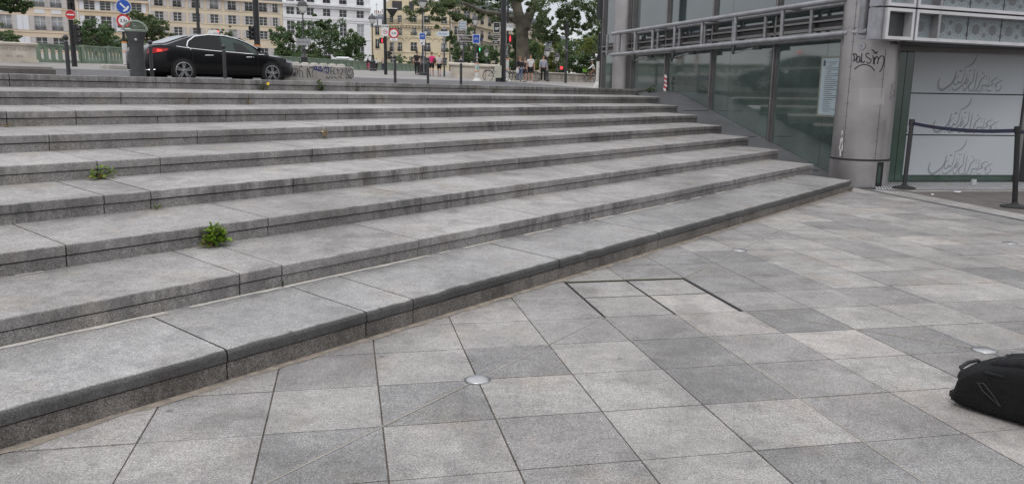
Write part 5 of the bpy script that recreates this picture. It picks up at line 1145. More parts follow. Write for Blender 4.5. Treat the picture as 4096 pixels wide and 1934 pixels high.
    b = MB(); b.loft([[V((-.014, -.1, 1.63)), V((.014, -.1, 1.63)), V((.006, -.098, 1.68)), V((-.006, -.098, 1.68))], [V((-.005, -.13, 1.632)), V((.005, -.13, 1.632)), V((.003, -.112, 1.672)), V((-.003, -.112, 1.672))]]); b.build('nose', sk, t)
    b = MB()
    for sg in (-1, 1): b.lathe(V((sg*.032, -.1, 1.668)), [(.011, 0), (.008, .006)], 8, ax=V((0, -1, 0)))
    b.obox(V((-.022, -.106, 1.598)), V((.044, 0, 0)), V((0, .01, 0)), V((0, 0, .007))); b.build('eyes_and_mouth', mat('face_dark', (.05, .025, .02), .5, var=0), t)
    return t, Hh/1.76, p
A = pi
person(1668, 303, 203, A, 'man in black t-shirt and black trousers walking away along the bridge', ('black', (.012, .012, .013)), ('black', (.012, .012, .013)), step=.14, shoe=(.3, .3, .3))
pk, s_, pp = person(1727, 306, 207, A+.1, 'man in bright pink shirt and black shorts walking away with a bag on his shoulder', ('pink', (.62, .035, .16)), ('black', (.012, .012, .013)), shorts=True, hair=(.1, .045, .02), step=-.14, shoe=(.2, .2, .2))
skin('shoulder_bag', [(-.2, .17, 1.32), (-.22, .2, 1.1), (-.2, .17, .92)], [(0, 1), (1, 2)], [(.08, .06), (.13, .08), (.09, .06)], cm('maroon', (.05, .012, .018)), pk)
person(1757, 307, 214, A-.1, 'fair haired man in striped shirt and black shorts walking beside the pink shirt', ('stripe', (.5, .47, .46)), ('black', (.012, .012, .013)), shorts=True, hair=(.45, .33, .17), step=.12, shoe=(.15, .15, .15))
bw, s_, pp = person(1843, 309, 220, A/2+.4, 'walker in grey top with dark backpack next to the stone quay wall', ('greyblue', (.3, .32, .36)), ('black', (.012, .012, .013)), 'long', True, step=.15, shoe=(.6, .6, .6))
skin('rucksack', [(0, .2, 1.4), (0, .24, 1.2), (0, .2, 1.02)], [(0, 1), (1, 2)], [(.12, .09), (.16, .12), (.13, .09)], cm('darkgrey', (.03, .03, .033)), bw)
person(1473, 281, 231, A, 'woman with long dark hair, black top and pink trousers far along the bridge', ('black', (.012, .012, .013)), ('rose', (.6, .1, .2)), 'long', long_hair=True, step=.1)
person(1506, 283, 229, A-.3, 'blonde woman in white top and black trousers far along the bridge', ('white', (.55, .55, .56)), ('black', (.012, .012, .013)), 'long', hair=(.5, .36, .15), long_hair=True, step=.13, shoe=(.1, .1, .1))
person(1532, 284, 230, A+.3, 'person in beige top and navy trousers left of the zone 30 mast', ('beige', (.4, .32, .28)), ('navy', (.03, .04, .07)), hair=(.35, .22, .1), step=-.12)
person(1600, 281, 238, A/2, 'person in brown coat leaning at the green balustrade', ('brown', (.13, .1, .075)), ('brown2', (.08, .07, .055)), 'long', hair=(.2, .15, .12), step=.08)
person(1641, 283, 237, A, 'person in navy clothes far along the bridge', ('navy', (.03, .04, .07)), ('navy', (.03, .04, .07)), hair=(.02, .02, .02), step=.1)
person(1652, 284, 240, A, 'person in salmon dress behind the black shirted man', ('salmon', (.5, .2, .17)), ('salmon', (.5, .2, .17)), hair=(.2, .1, .05), step=.08)
wm, s_, pp = person(2079, 328, 225, .5, 'woman in black jacket and jeans holding a white bag by the signal post', ('black', (.012, .012, .013)), ('jeans', (.12, .16, .24)), 'long', hair=(.22, .09, .035), long_hair=True, step=.05, shoe=(.7, .7, .7), arm=.1)
skin('white_bag', [(-.24, -.12, .98), (-.27, -.13, .78), (-.27, -.1, .56)], [(0, 1), (1, 2)], [(.07, .06), (.14, .08), (.11, .07)], cm('white', (.62, .62, .63)), wm)
person(2099, 327, 229, -.3, 'person in dark top and shorts half hidden between the woman and the white t-shirt', ('charcoal', (.03, .03, .033)), ('charcoal', (.03, .03, .033)), shorts=True, step=.06, hair=(.1, .06, .04))
person(2121, 330, 218, .15, 'young man in white t-shirt and black shorts waiting at the crossing', ('white', (.62, .62, .63)), ('black', (.012, .012, .013)), shorts=True, hair=(.06, .03, .02), step=.02, shoe=(.7, .7, .7))
gs_, s_, pp = person(2172, 330, 221, .25, 'young man in grey sweater and black trousers waiting at the crossing', ('heather', (.28, .28, .34)), ('black', (.012, .012, .013)), 'long', hair=(.02, .015, .015), step=.03, shoe=(.5, .5, .5))
# ---- bicycles
def bicycle(p, hd, label, m=DARKM, basket=None, rear_box=False):
    hd = V(hd).normalized(); t = thing('bicycle', p, label, 'bicycle', 'bicycles'); B = lambda x, z, y=0.: p+hd*x+UP*z+V((-hd.y, hd.x, 0))*y; sdv = V((-hd.y, hd.x, 0))
    for x in (-.52, .52):
        w_ = MB().tube([B(x+.33*cos(a), .34+.33*sin(a)) for a in [2*pi*i/24 for i in range(24)]], .02, 6, close=True).build('wheel', RUBBER, t, smooth=True); b = MB()
        for i in range(8): a = pi*i/8; b.tube([B(x-.32*cos(a), .34-.32*sin(a)), B(x+.32*cos(a), .34+.32*sin(a))], .002, 3)
        b.build('spokes', STEELD, w_)
        MB().tube([B(x+.36*cos(a), .34+.36*sin(a)) for a in [.2+2.2*i/8 for i in range(9)]], .022, 5).build('mudguard', m, t)
    b = MB()
    for q in ([B(-.52, .34), B(-.05, .3), B(.4, .72)], [B(-.05, .3), B(-.2, .85)], [B(-.52, .34), B(-.17, .68)], [B(.52, .34), B(.38, .95), B(.34, 1.02)], [B(-.17, .62), B(.38, .66)]): b.tube(q, .018, 6)
    b.build('frame', m, t, smooth=True); MB().tube([B(.3, 1.05, -.28), B(.36, 1.04, 0), B(.3, 1.05, .28)], .014, 6).build('handlebar', DARKM, t)
    MB().loft([[B(-.34, .86, y) for y in (-.09, .09)]+[B(-.34, .91, y) for y in (.09, -.09)], [B(-.08, .87, y) for y in (-.03, .03)]+[B(-.08, .91, y) for y in (.03, -.03)]]).build('saddle', RUBBER, t)
    MB().tube([B(-.05, .3, -.1), B(.02, .16, -.12)], .014, 5).build('pedal', DARKM, t)
    if basket: MB().loft([[B(.52+a, .82, y) for a, y in ((-.12, -.15), (.14, -.15), (.14, .15), (-.12, .15))], [B(.52+a, 1.1, y) for a, y in ((-.17, -.2), (.19, -.2), (.19, .2), (-.17, .2))]]).build('basket', basket, t)
    if rear_box: MB().obox(B(-.8, .76, -.15), hd*.4, sdv*.3, UP*.2).build('rear_crate', DARKM, t)
    return t
LIME = mat('lime_plastic', (.12, .28, .02), .5, var=.1)
bp_ = ong(2362, 330); cy = bicycle(bp_, V((-1, -.1, 0)), 'hire bicycle with lime green basket ridden at the end of the glass wall', DARKM, LIME)
def rider(p, label):
    t = thing('person', p, label, 'person'); R = lambda x, y, z: (x, y, z)
    bv = [(.2, 0, .98), (.17, 0, 1.15), (.1, 0, 1.38), (.07, 0, 1.5), (.05, 0, 1.57), (.03, 0, 1.65), (.03, 0, 1.72)]; br = [(.13, .13), .12, (.12, .14), .08, .05, .085, .085]; be = [(i, i+1) for i in range(6)]
    for sg in (-1, 1):
        k = len(bv); bv += [(.2, sg*.09, .95), (-.16, sg*.1, .8 if sg > 0 else .7), (.0, sg*.1, .38 if sg > 0 else .2), (-.13, sg*.1, .33 if sg > 0 else .15)]; br += [.09, .06, .042, .035]; be += [(0, k), (k, k+1), (k+1, k+2), (k+2, k+3)]
        j = len(bv); bv += [(.1, sg*.18, 1.42), (-.1, sg*.25, 1.22), (-.3, sg*.26, 1.07), (-.36, sg*.25, 1.06)]; br += [.055, .042, .032, .034]; be += [(2, j), (j, j+1), (j+1, j+2), (j+2, j+3)]
    skin('body', bv, be, br, SKINM, t)
    tv = [(.2, 0, 1.0), (.17, 0, 1.15), (.1, 0, 1.4), (.08, 0, 1.48)]; trr = [.145, .14, (.14, .155), .09]; te = [(0, 1), (1, 2), (2, 3)]
    for sg in (-1, 1): k = len(tv); tv += [(.1, sg*.18, 1.42), (-.1, sg*.25, 1.22), (-.26, sg*.26, 1.09)]; trr += [.07, .058, .045]; te += [(2, k), (k, k+1), (k+1, k+2)]
    skin('top', tv, te, trr, cm('white', (.62, .62, .63)), t, root=1)
    lv = [(.2, 0, .98)]; lr = [.14]; le = []
    for sg in (-1, 1): k = len(lv); lv += [(.2, sg*.09, .95), (-.16, sg*.1, .8 if sg > 0 else .7), (-.01, sg*.1, .43 if sg > 0 else .25)]; lr += [.11, .08, .06]; le += [(0, k), (k, k+1), (k+1, k+2)]
    skin('trousers', lv, le, lr, cm('rust', (.16, .08, .06)), t)
    skin('hair', [(.04, 0, 1.77), (.09, 0, 1.68), (.13, 0, 1.5)], [(0, 1), (1, 2)], [.085, .085, .05], mat('hair_04_02', (.04, .025, .02), .7), t)
    return t
rider(bp_+V((.05, 0, 0)), 'cyclist in white top and brown trousers riding the lime basket bicycle')
bicycle(ong(2000, 326)+V((-.25, .5, 0)), V((1, .15, 0)), 'dark bicycle parked behind the beige cabinet'); bicycle(ong(2062, 327)+V((0, .6, 0)), V((1, .1, 0)), 'dark bicycle with rear crate behind the woman with white bag', DARKM, None, True)
bicycle(ong(2112, 326)+V((0, .8, 0)), V((1, 0, 0)), 'bicycle parked behind the white t-shirt man', GRAPH)

# ================================================================== TREES
def leaves(b, clumps, size, dens, rnd):
    """clumps: (centre, rx, ry, rz); many small leaf faces spread through each clump's volume, uneven and with gaps"""
    for c, rx, ry, rz_ in clumps:
        n = int(dens*3.4); size_ = size*.48
        subs = [(rnd.gauss(0, .6), rnd.gauss(0, .6), rnd.gauss(0, .6), rnd.uniform(.14, .5)) for _ in range(16)]
        for i in range(n):
            sx, sy, sz_, sr = rnd.choice(subs)
            u = V((rnd.gauss(0, 1), rnd.gauss(0, 1), rnd.gauss(0, 1))); u.normalize(); u *= sr*rnd.random()**.4
            p = c+V(((sx+u.x)*rx, (sy+u.y)*ry, (sz_+u.z)*rz_))
            d = V((rnd.gauss(0, 1), rnd.gauss(0, 1), rnd.gauss(-.3, .7))).normalized(); s_ = d.cross(V((rnd.gauss(0, 1), rnd.gauss(0, 1), rnd.gauss(0, 1)))).normalized()
            L_ = size_*rnd.uniform(.6, 1.4); k = len(b.v); b.v += [p-d*L_*.5, p+s_*L_*.38, p+d*L_*.5, p-s_*L_*.38]; b.face((k, k+1, k+2, k+3))
def pxclump(x, y, rx, ry, d): return (at(x, y, d), sz(rx, V((0, d, 0))), sz(rx, V((0, d, 0)))*.9, sz(ry, V((0, d, 0))))
def tree(name, base, limbs, clumps, size, dens, lm, label, bm=BARK, seed=1, cat='tree'):
    rnd = random.Random(seed); t = thing(name, base, label, cat); b = MB()
    for pts, rs in limbs: b.tube(pts, rs, 10)
    b.build('trunk', bm, t, smooth=60)
    lb = MB(); leaves(lb, clumps, size, dens, rnd); lb.build('crown', lm, t); 
    tw = MB()
    for c, rx, ry, rz_ in (clumps if len(clumps) > 3 else ()):
        q = min((p for pts, _ in limbs for p in pts), key=lambda p: (p-c).length)
        tw.tube([q, q.lerp(c, .5)+V((0, 0, rz_*.2)), c], [.05, .03, .012], 4)
        for _ in range(3): tw.tube([c, c+V((rnd.gauss(0, .5)*rx, rnd.gauss(0, .5)*ry, rnd.gauss(0, .5)*rz_))], [.02, .006], 3)
    if tw.v: tw.build('branches', BRANCH, t)
    return t
DT = 66.
A_ = lambda x, y, d=DT: at(x, y, d)
tb = A_(2098, 315)
tb.z = gzp(tb)
limbs = [([tb, A_(2090, 200), A_(2088, 130), A_(2090, 105)], [.7, .54, .5, .52]), ([A_(2090, 115), A_(2072, 50), A_(2060, -20), A_(2050, -90)], [.5, .42, .4, .36]), ([A_(2096, 115), A_(2122, 50), A_(2140, 10), A_(2165, -80)], [.5, .38, .33, .28]), ([A_(2078, 90), A_(2040, 75), A_(1990, 55, DT-4), A_(1930, 45, DT-8), A_(1850, 10, DT-10)], [.3, .22, .17, .13, .08]), ([A_(2060, 0), A_(1980, -40), A_(1800, -60), A_(1700, -40)], [.3, .2, .12, .06]),
         ([A_(2140, 10), A_(2200, -30), A_(2300, -40), A_(2400, -20)], [.25, .18, .1, .05])]
pcl = [(1680, 25, 45, 32), (1735, 55, 40, 30), (1790, 18, 60, 28), (1870, 25, 60, 34), (1830, 72, 26, 14), (1935, 45, 50, 36), (1880, 82, 26, 18), (2000, 15, 60, 30), (2000, 70, 28, 26), (2170, 70, 36, 60), (2190, 125, 42, 38), (2150, 20, 40, 30), (2260, 12, 60, 30), (2285, 75, 34, 34), (2330, 15, 60, 30), (2250, 60, 26, 34), (2375, 50, 45, 55), (2345, 105, 28, 26), (2395, 140, 24, 40), (2215, 150, 34, 18), (2100, -10, 60, 26), (1960, -5, 50, 26), (2440, 40, 34, 60), (2160, 115, 26, 46), (1760, 5, 60, 22), (2300, 105, 18, 14), (2265, 100, 20, 18)]
tree('plane_tree', tb, limbs, [pxclump(*q, DT-4+(i*37 % 9)) for i, q in enumerate(pcl)], .3, 420, LEAF1, 'big plane tree with forked pale trunk behind the quay wall', seed=3)
def bush(x, y0, clumps, d, size, dens, lm, label, seed, name='tree'):
    b_ = at(x, y0, d); b_.z = gzp(b_); tops = [at(c[0], c[1], d) for c in clumps]; rnd = random.Random(seed)
    lim = [([b_, b_+V((rnd.gauss(0, .3), 0, (tops[0].z-b_.z)*.5)), tops[0]], [.14, .1, .05])]+[([b_.lerp(tops[0], .45), b_.lerp(q, .6)+V((0, 0, .6)), q], [.06, .045, .02]) for q in tops[1:7] if len(tops) > 3]
    return tree(name, b_, lim, [pxclump(*c, d+rnd.uniform(-2, 2)) for c in clumps], size, dens, lm, label, BRANCH, seed)
bush(395, 260, [(375, 150, 45, 35), (440, 165, 50, 32), (350, 120, 26, 26), (410, 115, 30, 28), (330, 175, 30, 24), (460, 185, 40, 18), (395, 185, 60, 20), (400, 150, 60, 40), (340, 150, 34, 30), (430, 140, 30, 26)], 75, .34, 360, LEAF2, 'loose green tree behind the balustrade left of the arrow sign', 5)
bush(590, 270, [(575, 75, 34, 20), (545, 65, 24, 16), (610, 95, 40, 24), (640, 130, 34, 34), (590, 140, 44, 34), (660, 170, 40, 26), (600, 175, 40, 22), (560, 110, 26, 28), (540, 150, 30, 40), (620, 150, 50, 40), (580, 100, 40, 30)], 85, .36, 360, LEAF1, 'sparse green tree behind the ticket pedestal', 6)
bush(1240, 280, [(1160, 150, 46, 36), (1190, 190, 60, 36), (1240, 120, 60, 30), (1280, 165, 60, 46), (1330, 130, 50, 40), (1370, 175, 50, 44), (1420, 160, 32, 30), (1310, 205, 70, 30), (1220, 215, 70, 26), (1120, 190, 30, 34), (1280, 92, 26, 16), (1400, 205, 40, 26), (1150, 225, 40, 16), (1440, 170, 20, 20), (1100, 150, 26, 20)], 92, .4, 430, LEAF2, 'broad dark green tree in front of the white house', 7)
bush(1000, 270, [(908, 135, 20, 12), (1130, 130, 18, 20)], 95, .36, 160, LEAF1, 'few leaves of a tree between car roof and houses', 8)
bush(1445, 292, [(1445, 225, 24, 12), (1420, 232, 26, 10)], 96, .34, 120, LEAF2, 'low shrub at the balustrade below the white house corner', 9, 'shrub')
bush(1605, 300, [(1600, 235, 26, 14), (1640, 245, 26, 10)], 98, .34, 110, LEAF2, 'low shrub at the balustrade below the yellow house', 10, 'shrub')
bush(1890, 330, [(1850, 190, 50, 36), (1900, 215, 46, 32), (1830, 225, 40, 26), (1800, 150, 22, 24), (1945, 220, 40, 34), (1960, 185, 20, 30), (1870, 150, 34, 20), (1985, 220, 26, 26), (1930, 250, 50, 14)], 90, .38, 380, LEAF2, 'round green tree behind the pale stone quay wall', 12)
bush(2060, 330, [(2070, 215, 36, 40), (2055, 260, 40, 26), (2095, 170, 40, 34), (2060, 160, 24, 28), (2110, 225, 36, 36)], 72, .32, 420, LEAF2, 'dark ivy covered undergrowth at the foot of the plane tree', 13, 'shrub')
bush(2170, 330, [(2150, 200, 40, 36), (2190, 230, 44, 34), (2140, 250, 36, 26), (2225, 210, 40, 34), (2240, 180, 26, 24), (2230, 255, 46, 26), (2120, 180, 26, 26), (2150, 275, 60, 20), (2230, 278, 70, 18), (2200, 260, 60, 26)], 100, .4, 420, LEAF3, 'yellow green tree behind the grey sweater man', 14)
bush(2330, 330, [(2290, 180, 44, 36), (2330, 215, 60, 44), (2380, 190, 46, 50), (2300, 245, 56, 36), (2370, 250, 60, 36), (2420, 220, 40, 50), (2400, 160, 36, 30), (2270, 220, 30, 36), (2360, 155, 30, 18), (2300, 278, 60, 18), (2370, 285, 60, 18), (2420, 275, 40, 24)], 95, .4, 520, LEAF2, 'large dark green tree at the corner of the glass wall', 15)
bush(2400, 330, [(2390, 170, 40, 24), (2360, 190, 30, 20), (2420, 150, 30, 30), (2340, 170, 26, 16)], 84, .34, 240, LEAF3, 'yellowish tree top leaning over the dark one by the glass wall', 16)
bush(20, 260, [(15, 140, 40, 20), (40, 155, 30, 12), (-20, 130, 40, 30)], 62, .3, 260, LEAF2, 'bush rising behind the carved pedestal', 17, 'shrub')
# overhanging branch at the top left corner
tl = at(-150, 300, 26); tl.z = gzp(tl)
tree('plane_tree', tl, [([tl, at(-160, 0, 26), at(-150, -160, 26)], [.3, .26, .2]), ([at(-155, -100, 26), at(-40, -60, 26), at(60, 5, 26)], [.12, .07, .02])], [pxclump(60, 8, 50, 26, 26), pxclump(25, 18, 40, 18, 26.5), pxclump(95, 22, 24, 18, 25.6), pxclump(50, 40, 18, 10, 26), pxclump(-10, 0, 40, 30, 26)], .13, 420, LEAF5, 'plane tree branch hanging into the top left corner', seed=19)

# ================================================================== HOUSES ACROSS THE RIVER
WIN = mat('window_frame_white', (.6, .6, .6), .5, var=.03); PANE = glassmat('house_window', (.02, .022, .025), 1.6, .06); PANEC = mat('curtained_window', (.28, .29, .3), .4, var=.2, scale=2); RAILM = mat('wrought_iron', (.02, .02, .022), .6, var=0)
class House:
    def __init__(s, name, label, O, U, z0, z1, u0, u1, wallm, depth=11, roof=None):
        s.O, s.U = V((O[0], O[1], 0)), V(U).normalized(); s.Nn = V((s.U.y, -s.U.x, 0)); s.z0, s.z1, s.u0, s.u1 = z0, z1, u0, u1; s.wallm = wallm; s.ops = []; s.rz = atan2(s.U.y, s.U.x); s.cache = {}; s.depth = depth
        s.t = thing(name, s.P((u0+u1)/2, z0), label, 'house'); s.roofm = roof
    def P(s, u, z, off=0.): return s.O+s.U*u+s.Nn*off+V((0, 0, z))
    def uz(s, x, y): 
        d = ray(x, y); k = (s.O-CAM).dot(s.Nn)/d.dot(s.Nn); p = CAM+d*k; return (p-s.O).dot(s.U), p.z
    def inst(s, name, key, mk, m, par, u, z, off):
        if key not in s.cache:
            o = mk().build(name, m); s.cache[key] = o.data
        else: o = bpy.data.objects.new(name, s.cache[key]); col.objects.link(o)
        o.parent = par; o.location = s.P(u, z, off)-s.t.location if par is s.t else V((u, off, z)); o.rotation_euler.z = s.rz if par is s.t else 0
        return o
    def window(s, uc, z, w_, h, sh=None, rail=False, pane=None, bars=2, surround=None):
        w_, h = round(w_, 1), round(h, 1); u = uc-w_/2; s.ops.append((u, u+w_, z, z+h)); key = (w_, h, bars)
        def fr():
            b = MB(); e_ = .07
            for a, c, x, y in ((0, 0, w_, e_), (0, h-e_, w_, e_), (0, e_, e_, h-2*e_), (w_-e_, e_, e_, h-2*e_), (w_/2-.05, e_, .1, h-2*e_)): b.obox(V((a, .0, c)), V((x, 0, 0)), V((0, .06, 0)), V((0, 0, y)))
            for i in range(1, bars+1): b.obox(V((e_, .005, h*i/(bars+1)-.03)), V((w_-2*e_, 0, 0)), V((0, .04, 0)), V((0, 0, .06)))
            return b
        o = s.inst('window', ('f',)+key, fr, WIN, s.t, u, z, -.22)
        s.inst('pane', ('p', w_, h, pane), lambda: MB().poly([V((.05, .03, .05)), V((w_-.05, .03, .05)), V((w_-.05, .03, h-.05)), V((.05, .03, h-.05))]), pane or PANE, o, 0, 0, 0)
        s.inst('sill', ('s', w_), lambda: MB().obox(V((-.12, -.34, -.12)), V((w_+.24, 0, 0)), V((0, .3, 0)), V((0, 0, .12))), s.wallm, o, 0, 0, 0)
        if sh:
            sw = round(w_*.43, 2)
            def shm():
                b = MB().obox(V((0, 0, 0)), V((sw-.04, 0, 0)), V((0, .05, 0)), V((0, 0, h)))
                for a, c, x, y in ((0, 0, sw-.04, .09), (0, h-.09, sw-.04, .09), (0, h*.55, sw-.04, .09), (0, 0, .07, h), (sw-.11, 0, .07, h)): b.obox(V((a, -.025, c)), V((x, 0, 0)), V((0, .025, 0)), V((0, 0, y)))
                return b
            for uu in (u-sw, u+w_+.04): s.inst('shutter', ('sh', sw, h, sh), shm, sh, s.t, uu, z, .08)
        if rail:
            def rm():
                b = MB(); hh = min(.95, h*.42); b.obox(V((0, -.02, hh)), V((w_, 0, 0)), V((0, .05, 0)), V((0, 0, .05))); b.obox(V((0, -.02, .05)), V((w_, 0, 0)), V((0, .05, 0)), V((0, 0, .05)))
                for i in range(int(w_/.13)+1): b.obox(V((i*.13, -.01, .05)), V((.035, 0, 0)), V((0, .03, 0)), V((0, 0, hh-.05)))
                for i in range(3): b.tube([V((w_*(i+.5)/3+.13*cos(a), 0, hh*.55+.13*sin(a))) for a in [k*pi/4 for k in range(8)]], .02, 4, close=True)
                return b
            s.inst('window_rail', ('r', w_, h), rm, RAILM, s.t, u, z, .1)
    def panel(s, u, z, w_, h, m, name='blind_panel'): s.inst(name, (name, w_, h), lambda: MB().obox(V((0, 0, 0)), V((w_, 0, 0)), V((0, .05, 0)), V((0, 0, h))), m, s.t, u, z, .06)
    def band(s, z, h, o, m=None, name='string_course'): MB().obox(s.P(s.u0-.0, z, -.02), s.U*(s.u1-s.u0), s.Nn*(o+.02), V((0, 0, h))).build(name, m or s.wallm, s.t)
    def finish(s):
        us = sorted({s.u0, s.u1, *[q for a in s.ops for q in a[:2] if s.u0 < q < s.u1]}); zs = sorted({s.z0, s.z1, *[q for a in s.ops for q in a[2:] if s.z0 < q < s.z1]}); b = MB()
        for a, c in zip(us, us[1:]):
            run = None
            for e_, f in zip(zs, zs[1:]):
                mu, mz = (a+c)/2, (e_+f)/2; hole = any(o[0] < mu < o[1] and o[2] < mz < o[3] for o in s.ops)
                if hole:
                    if run is not None: b.poly([s.P(a, run), s.P(c, run), s.P(c, e_), s.P(a, e_)]); run = None
                elif run is None: run = e_
            if run is not None: b.poly([s.P(a, run), s.P(c, run), s.P(c, s.z1), s.P(a, s.z1)])
        for a, c, e_, f in s.ops:
            for q in (((a, e_), (a, f)), ((c, f), (c, e_)), ((a, f), (c, f)), ((c, e_), (a, e_))): (x0, z0), (x1, z1) = q; b.poly([s.P(x0, z0), s.P(x1, z1), s.P(x1, z1, -.3), s.P(x0, z0, -.3)])
        for u in (s.u0, s.u1): b.poly([s.P(u, s.z0), s.P(u, s.z1), s.P(u, s.z1, -s.depth), s.P(u, s.z0, -s.depth)])
        b.poly([s.P(s.u0, s.z0, -s.depth), s.P(s.u1, s.z0, -s.depth), s.P(s.u1, s.z1, -s.depth), s.P(s.u0, s.z1, -s.depth)])
        b.poly([s.P(s.u0, s.z1-.1), s.P(s.u1, s.z1-.1), s.P(s.u1, s.z1-.1, -s.depth), s.P(s.u0, s.z1-.1, -s.depth)]); b.build('wall', s.wallm, s.t)
        if s.roofm:
            MB().loft([[s.P(s.u0, s.z1+z, o) for o, z in ((.1, 0), (-1.2, 2.6), (-s.depth/2, 4.4), (-s.depth, 0))], [s.P(s.u1, s.z1+z, o) for o, z in ((.1, 0), (-1.2, 2.6), (-s.depth/2, 4.4), (-s.depth, 0))]]).build('roof', s.roofm, s.t)
SLATE = mat('slate_roof', (.075, .085, .105), .6, var=.15, scale=1); W1m = mat('cream_plaster', (.58, .47, .36), .9, var=.08, scale=.25); W2m = mat('ochre_plaster', (.55, .44, .31), .9, var=.09, scale=.25); W3m = mat('beige_plaster', (.57, .485, .365), .9, var=.1, scale=.2); W4m = mat('white_plaster', (.66, .66, .67), .9, var=.05, scale=.3); W5m = mat('yellow_stone', (.56, .48, .34), .9, var=.1, scale=.25); W6m = mat('grey_stone', (.44, .38, .29), .9, var=.14, scale=.3)
SHG = mat('grey_shutter', (.45, .42, .41), .7, var=.06); SHW = mat('white_shutter', (.6, .61, .64), .7, var=.05)
QO = V((0, 215, 0)); QU = V((1, .53, 0)); GB = 2.
def rows(h, x, ys): return [(h.uz(x, b_)[1], h.uz(x, a)[1]-h.uz(x, b_)[1]) for a, b_ in ys]
def ux(h, x, y=90): return h.uz(x, y)[0]
# cream house, far left
h = House('town_house', 'cream plastered house at the far left with grey louvred shutters', QO, QU, GB, 0, 0, 0, W1m, roof=SLATE); h.u0, h.u1 = ux(h, -260), ux(h, 308); R_w = rows(h, 161, ((-42, 29), (65, 122), (150, 200))); h.z1 = R_w[0][0]+R_w[0][1]+4
for r, (z, hh) in enumerate(R_w):
    for x in (-45, 24, 161, 229):
        h.window(ux(h, x), z, 2.0, hh, SHG, r < 2, PANEC if r < 2 else PANE)
        if r == 1: h.panel(ux(h, x)-.9, z+hh+.5, 1.8, 1.0, WIN)
    u = ux(h, 92); h.panel(u-1.05, z, 1.0, hh, SHW, 'closed_shutter'); h.panel(u+.0, z, 1.0, hh, SHW, 'closed_shutter')
for y in (34, 128): h.band(h.uz(161, y)[1]-.15, .3, .12)
h.finish()
# ochre house
h = House('town_house', 'ochre house with white shutters behind the arrow sign', QO, QU, GB, 0, 0, 0, W2m, roof=SLATE); h.u0, h.u1 = ux(h, 309), ux(h, 597); h.z1 = h.uz(580, 6)[1]; R_w = rows(h, 426, ((1, 44), (66, 128), (157, 205)))
for z, hh in R_w:
    for x in (362, 426, 490, 549): h.window(ux(h, x), z, 2.0, hh, SHW, False, PANE, 3)
for y in (48, 150): h.band(h.uz(426, y)[1]-.1, .3, .14)
h.band(h.z1-.5, .5, .5, None, 'cornice'); h.panel(ux(h, 311), GB, .25, h.z1-GB, WIN, 'drain_pipe'); h.finish()
# beige house behind the car
h = House('town_house', 'long beige house with rows of grey shutters behind the black car', QO, QU, GB, 0, 0, 0, W3m, roof=SLATE); h.u0, h.u1 = ux(h, 598), ux(h, 1131); h.z1 = h.uz(1128, 9)[1]; R_w = rows(h, 930, ((4, 42), (61, 97), (119, 152), (188, 230)))
cols = [(639, 1.7), (712, 1.7), (787, 1.7), (859, 1.7), (930, 1.7), (998, 1.7), (1054, 1.7), (1102, 1.1)]
for r, (z, hh) in enumerate(R_w):
    for i, (x, w_) in enumerate(cols): h.window(ux(h, x), z, w_, hh, SHG, r == 0, PANEC if (r, i) in ((2, 4), (0, 3)) else PANE, 2)
for y in (100,): h.band(h.uz(930, y)[1]-.1, .25, .1)
h.band(h.uz(930, 46)[1]-.1, .15, .06); h.band(h.z1-.45, .45, .5, None, 'cornice'); h.panel(ux(h, 600), GB, .25, h.z1-GB, WIN, 'drain_pipe'); h.finish()
# white house
h = House('town_house', 'white classical house with tall windows behind the dark green tree', QO, QU, GB, 0, 0, 0, W4m, roof=SLATE); h.u0, h.u1 = ux(h, 1132), ux(h, 1482); R_w = rows(h, 1308, ((-34, 14), (36, 66), (90, 142), (180, 240))); h.z1 = R_w[0][0]+R_w[0][1]+3
for r, (z, hh) in enumerate(R_w):
    for x in (1163, 1203, 1244, 1308, 1373, 1442): h.window(ux(h, x), z, 1.7 if r != 1 else 1.8, hh, None, r == 0, PANEC if r == 2 and x > 1400 else PANE, 2 if r != 1 else 1)
    if r == 1:
        for x in (1274, 1340, 1407): h.panel(ux(h, x)-1.1, z+.2, 2.2, hh-.4, W4m)
z = h.uz(1308, 26)[1]; h.band(z-.5, .5, .5, None, 'cornice'); h.band(z, .35, .9, None, 'cornice'); h.band(h.uz(1308, 68)[1]-.6, .6, .2); h.band(h.uz(1308, 80)[1]-.4, .3, .12); h.band(h.uz(1308, 150)[1]-.3, .25, .12); h.finish()
# slate roofed house in the gap
SO = at(1490, 100, 262); h = House('town_house', 'house with blue slate mansard and chimneys in the gap right of the white house', SO, V((1, .05, 0)), GB, 0, 0, 0, W5m); h.u0, h.u1 = ux(h, 1440), ux(h, 1600); h.z1 = h.uz(1500, 108)[1]
for y in (140, 195):
    z, _ = h.uz(1500, y)[1], 0
    for x in (1508, 1560): h.window(ux(h, x), z, 1.3, 3.0, None, True)
zr = h.uz(1500, 64)[1]; MB().loft([[h.P(h.u0, h.z1, .1), h.P(h.u0, zr, -1.5), h.P(h.u0, zr, -10), h.P(h.u0, h.z1, -11)], [h.P(h.u1, h.z1, .1), h.P(h.u1, zr, -1.5), h.P(h.u1, zr, -10), h.P(h.u1, h.z1, -11)]]).build('mansard_roof', SLATE, h.t)
for x in (1492, 1512, 1535): MB().obox(h.P(ux(h, x), zr-3.2, -.1), h.U*1.2, h.Nn*-1.4, V((0, 0, 2.2))).build('dormer', WIN, h.t)
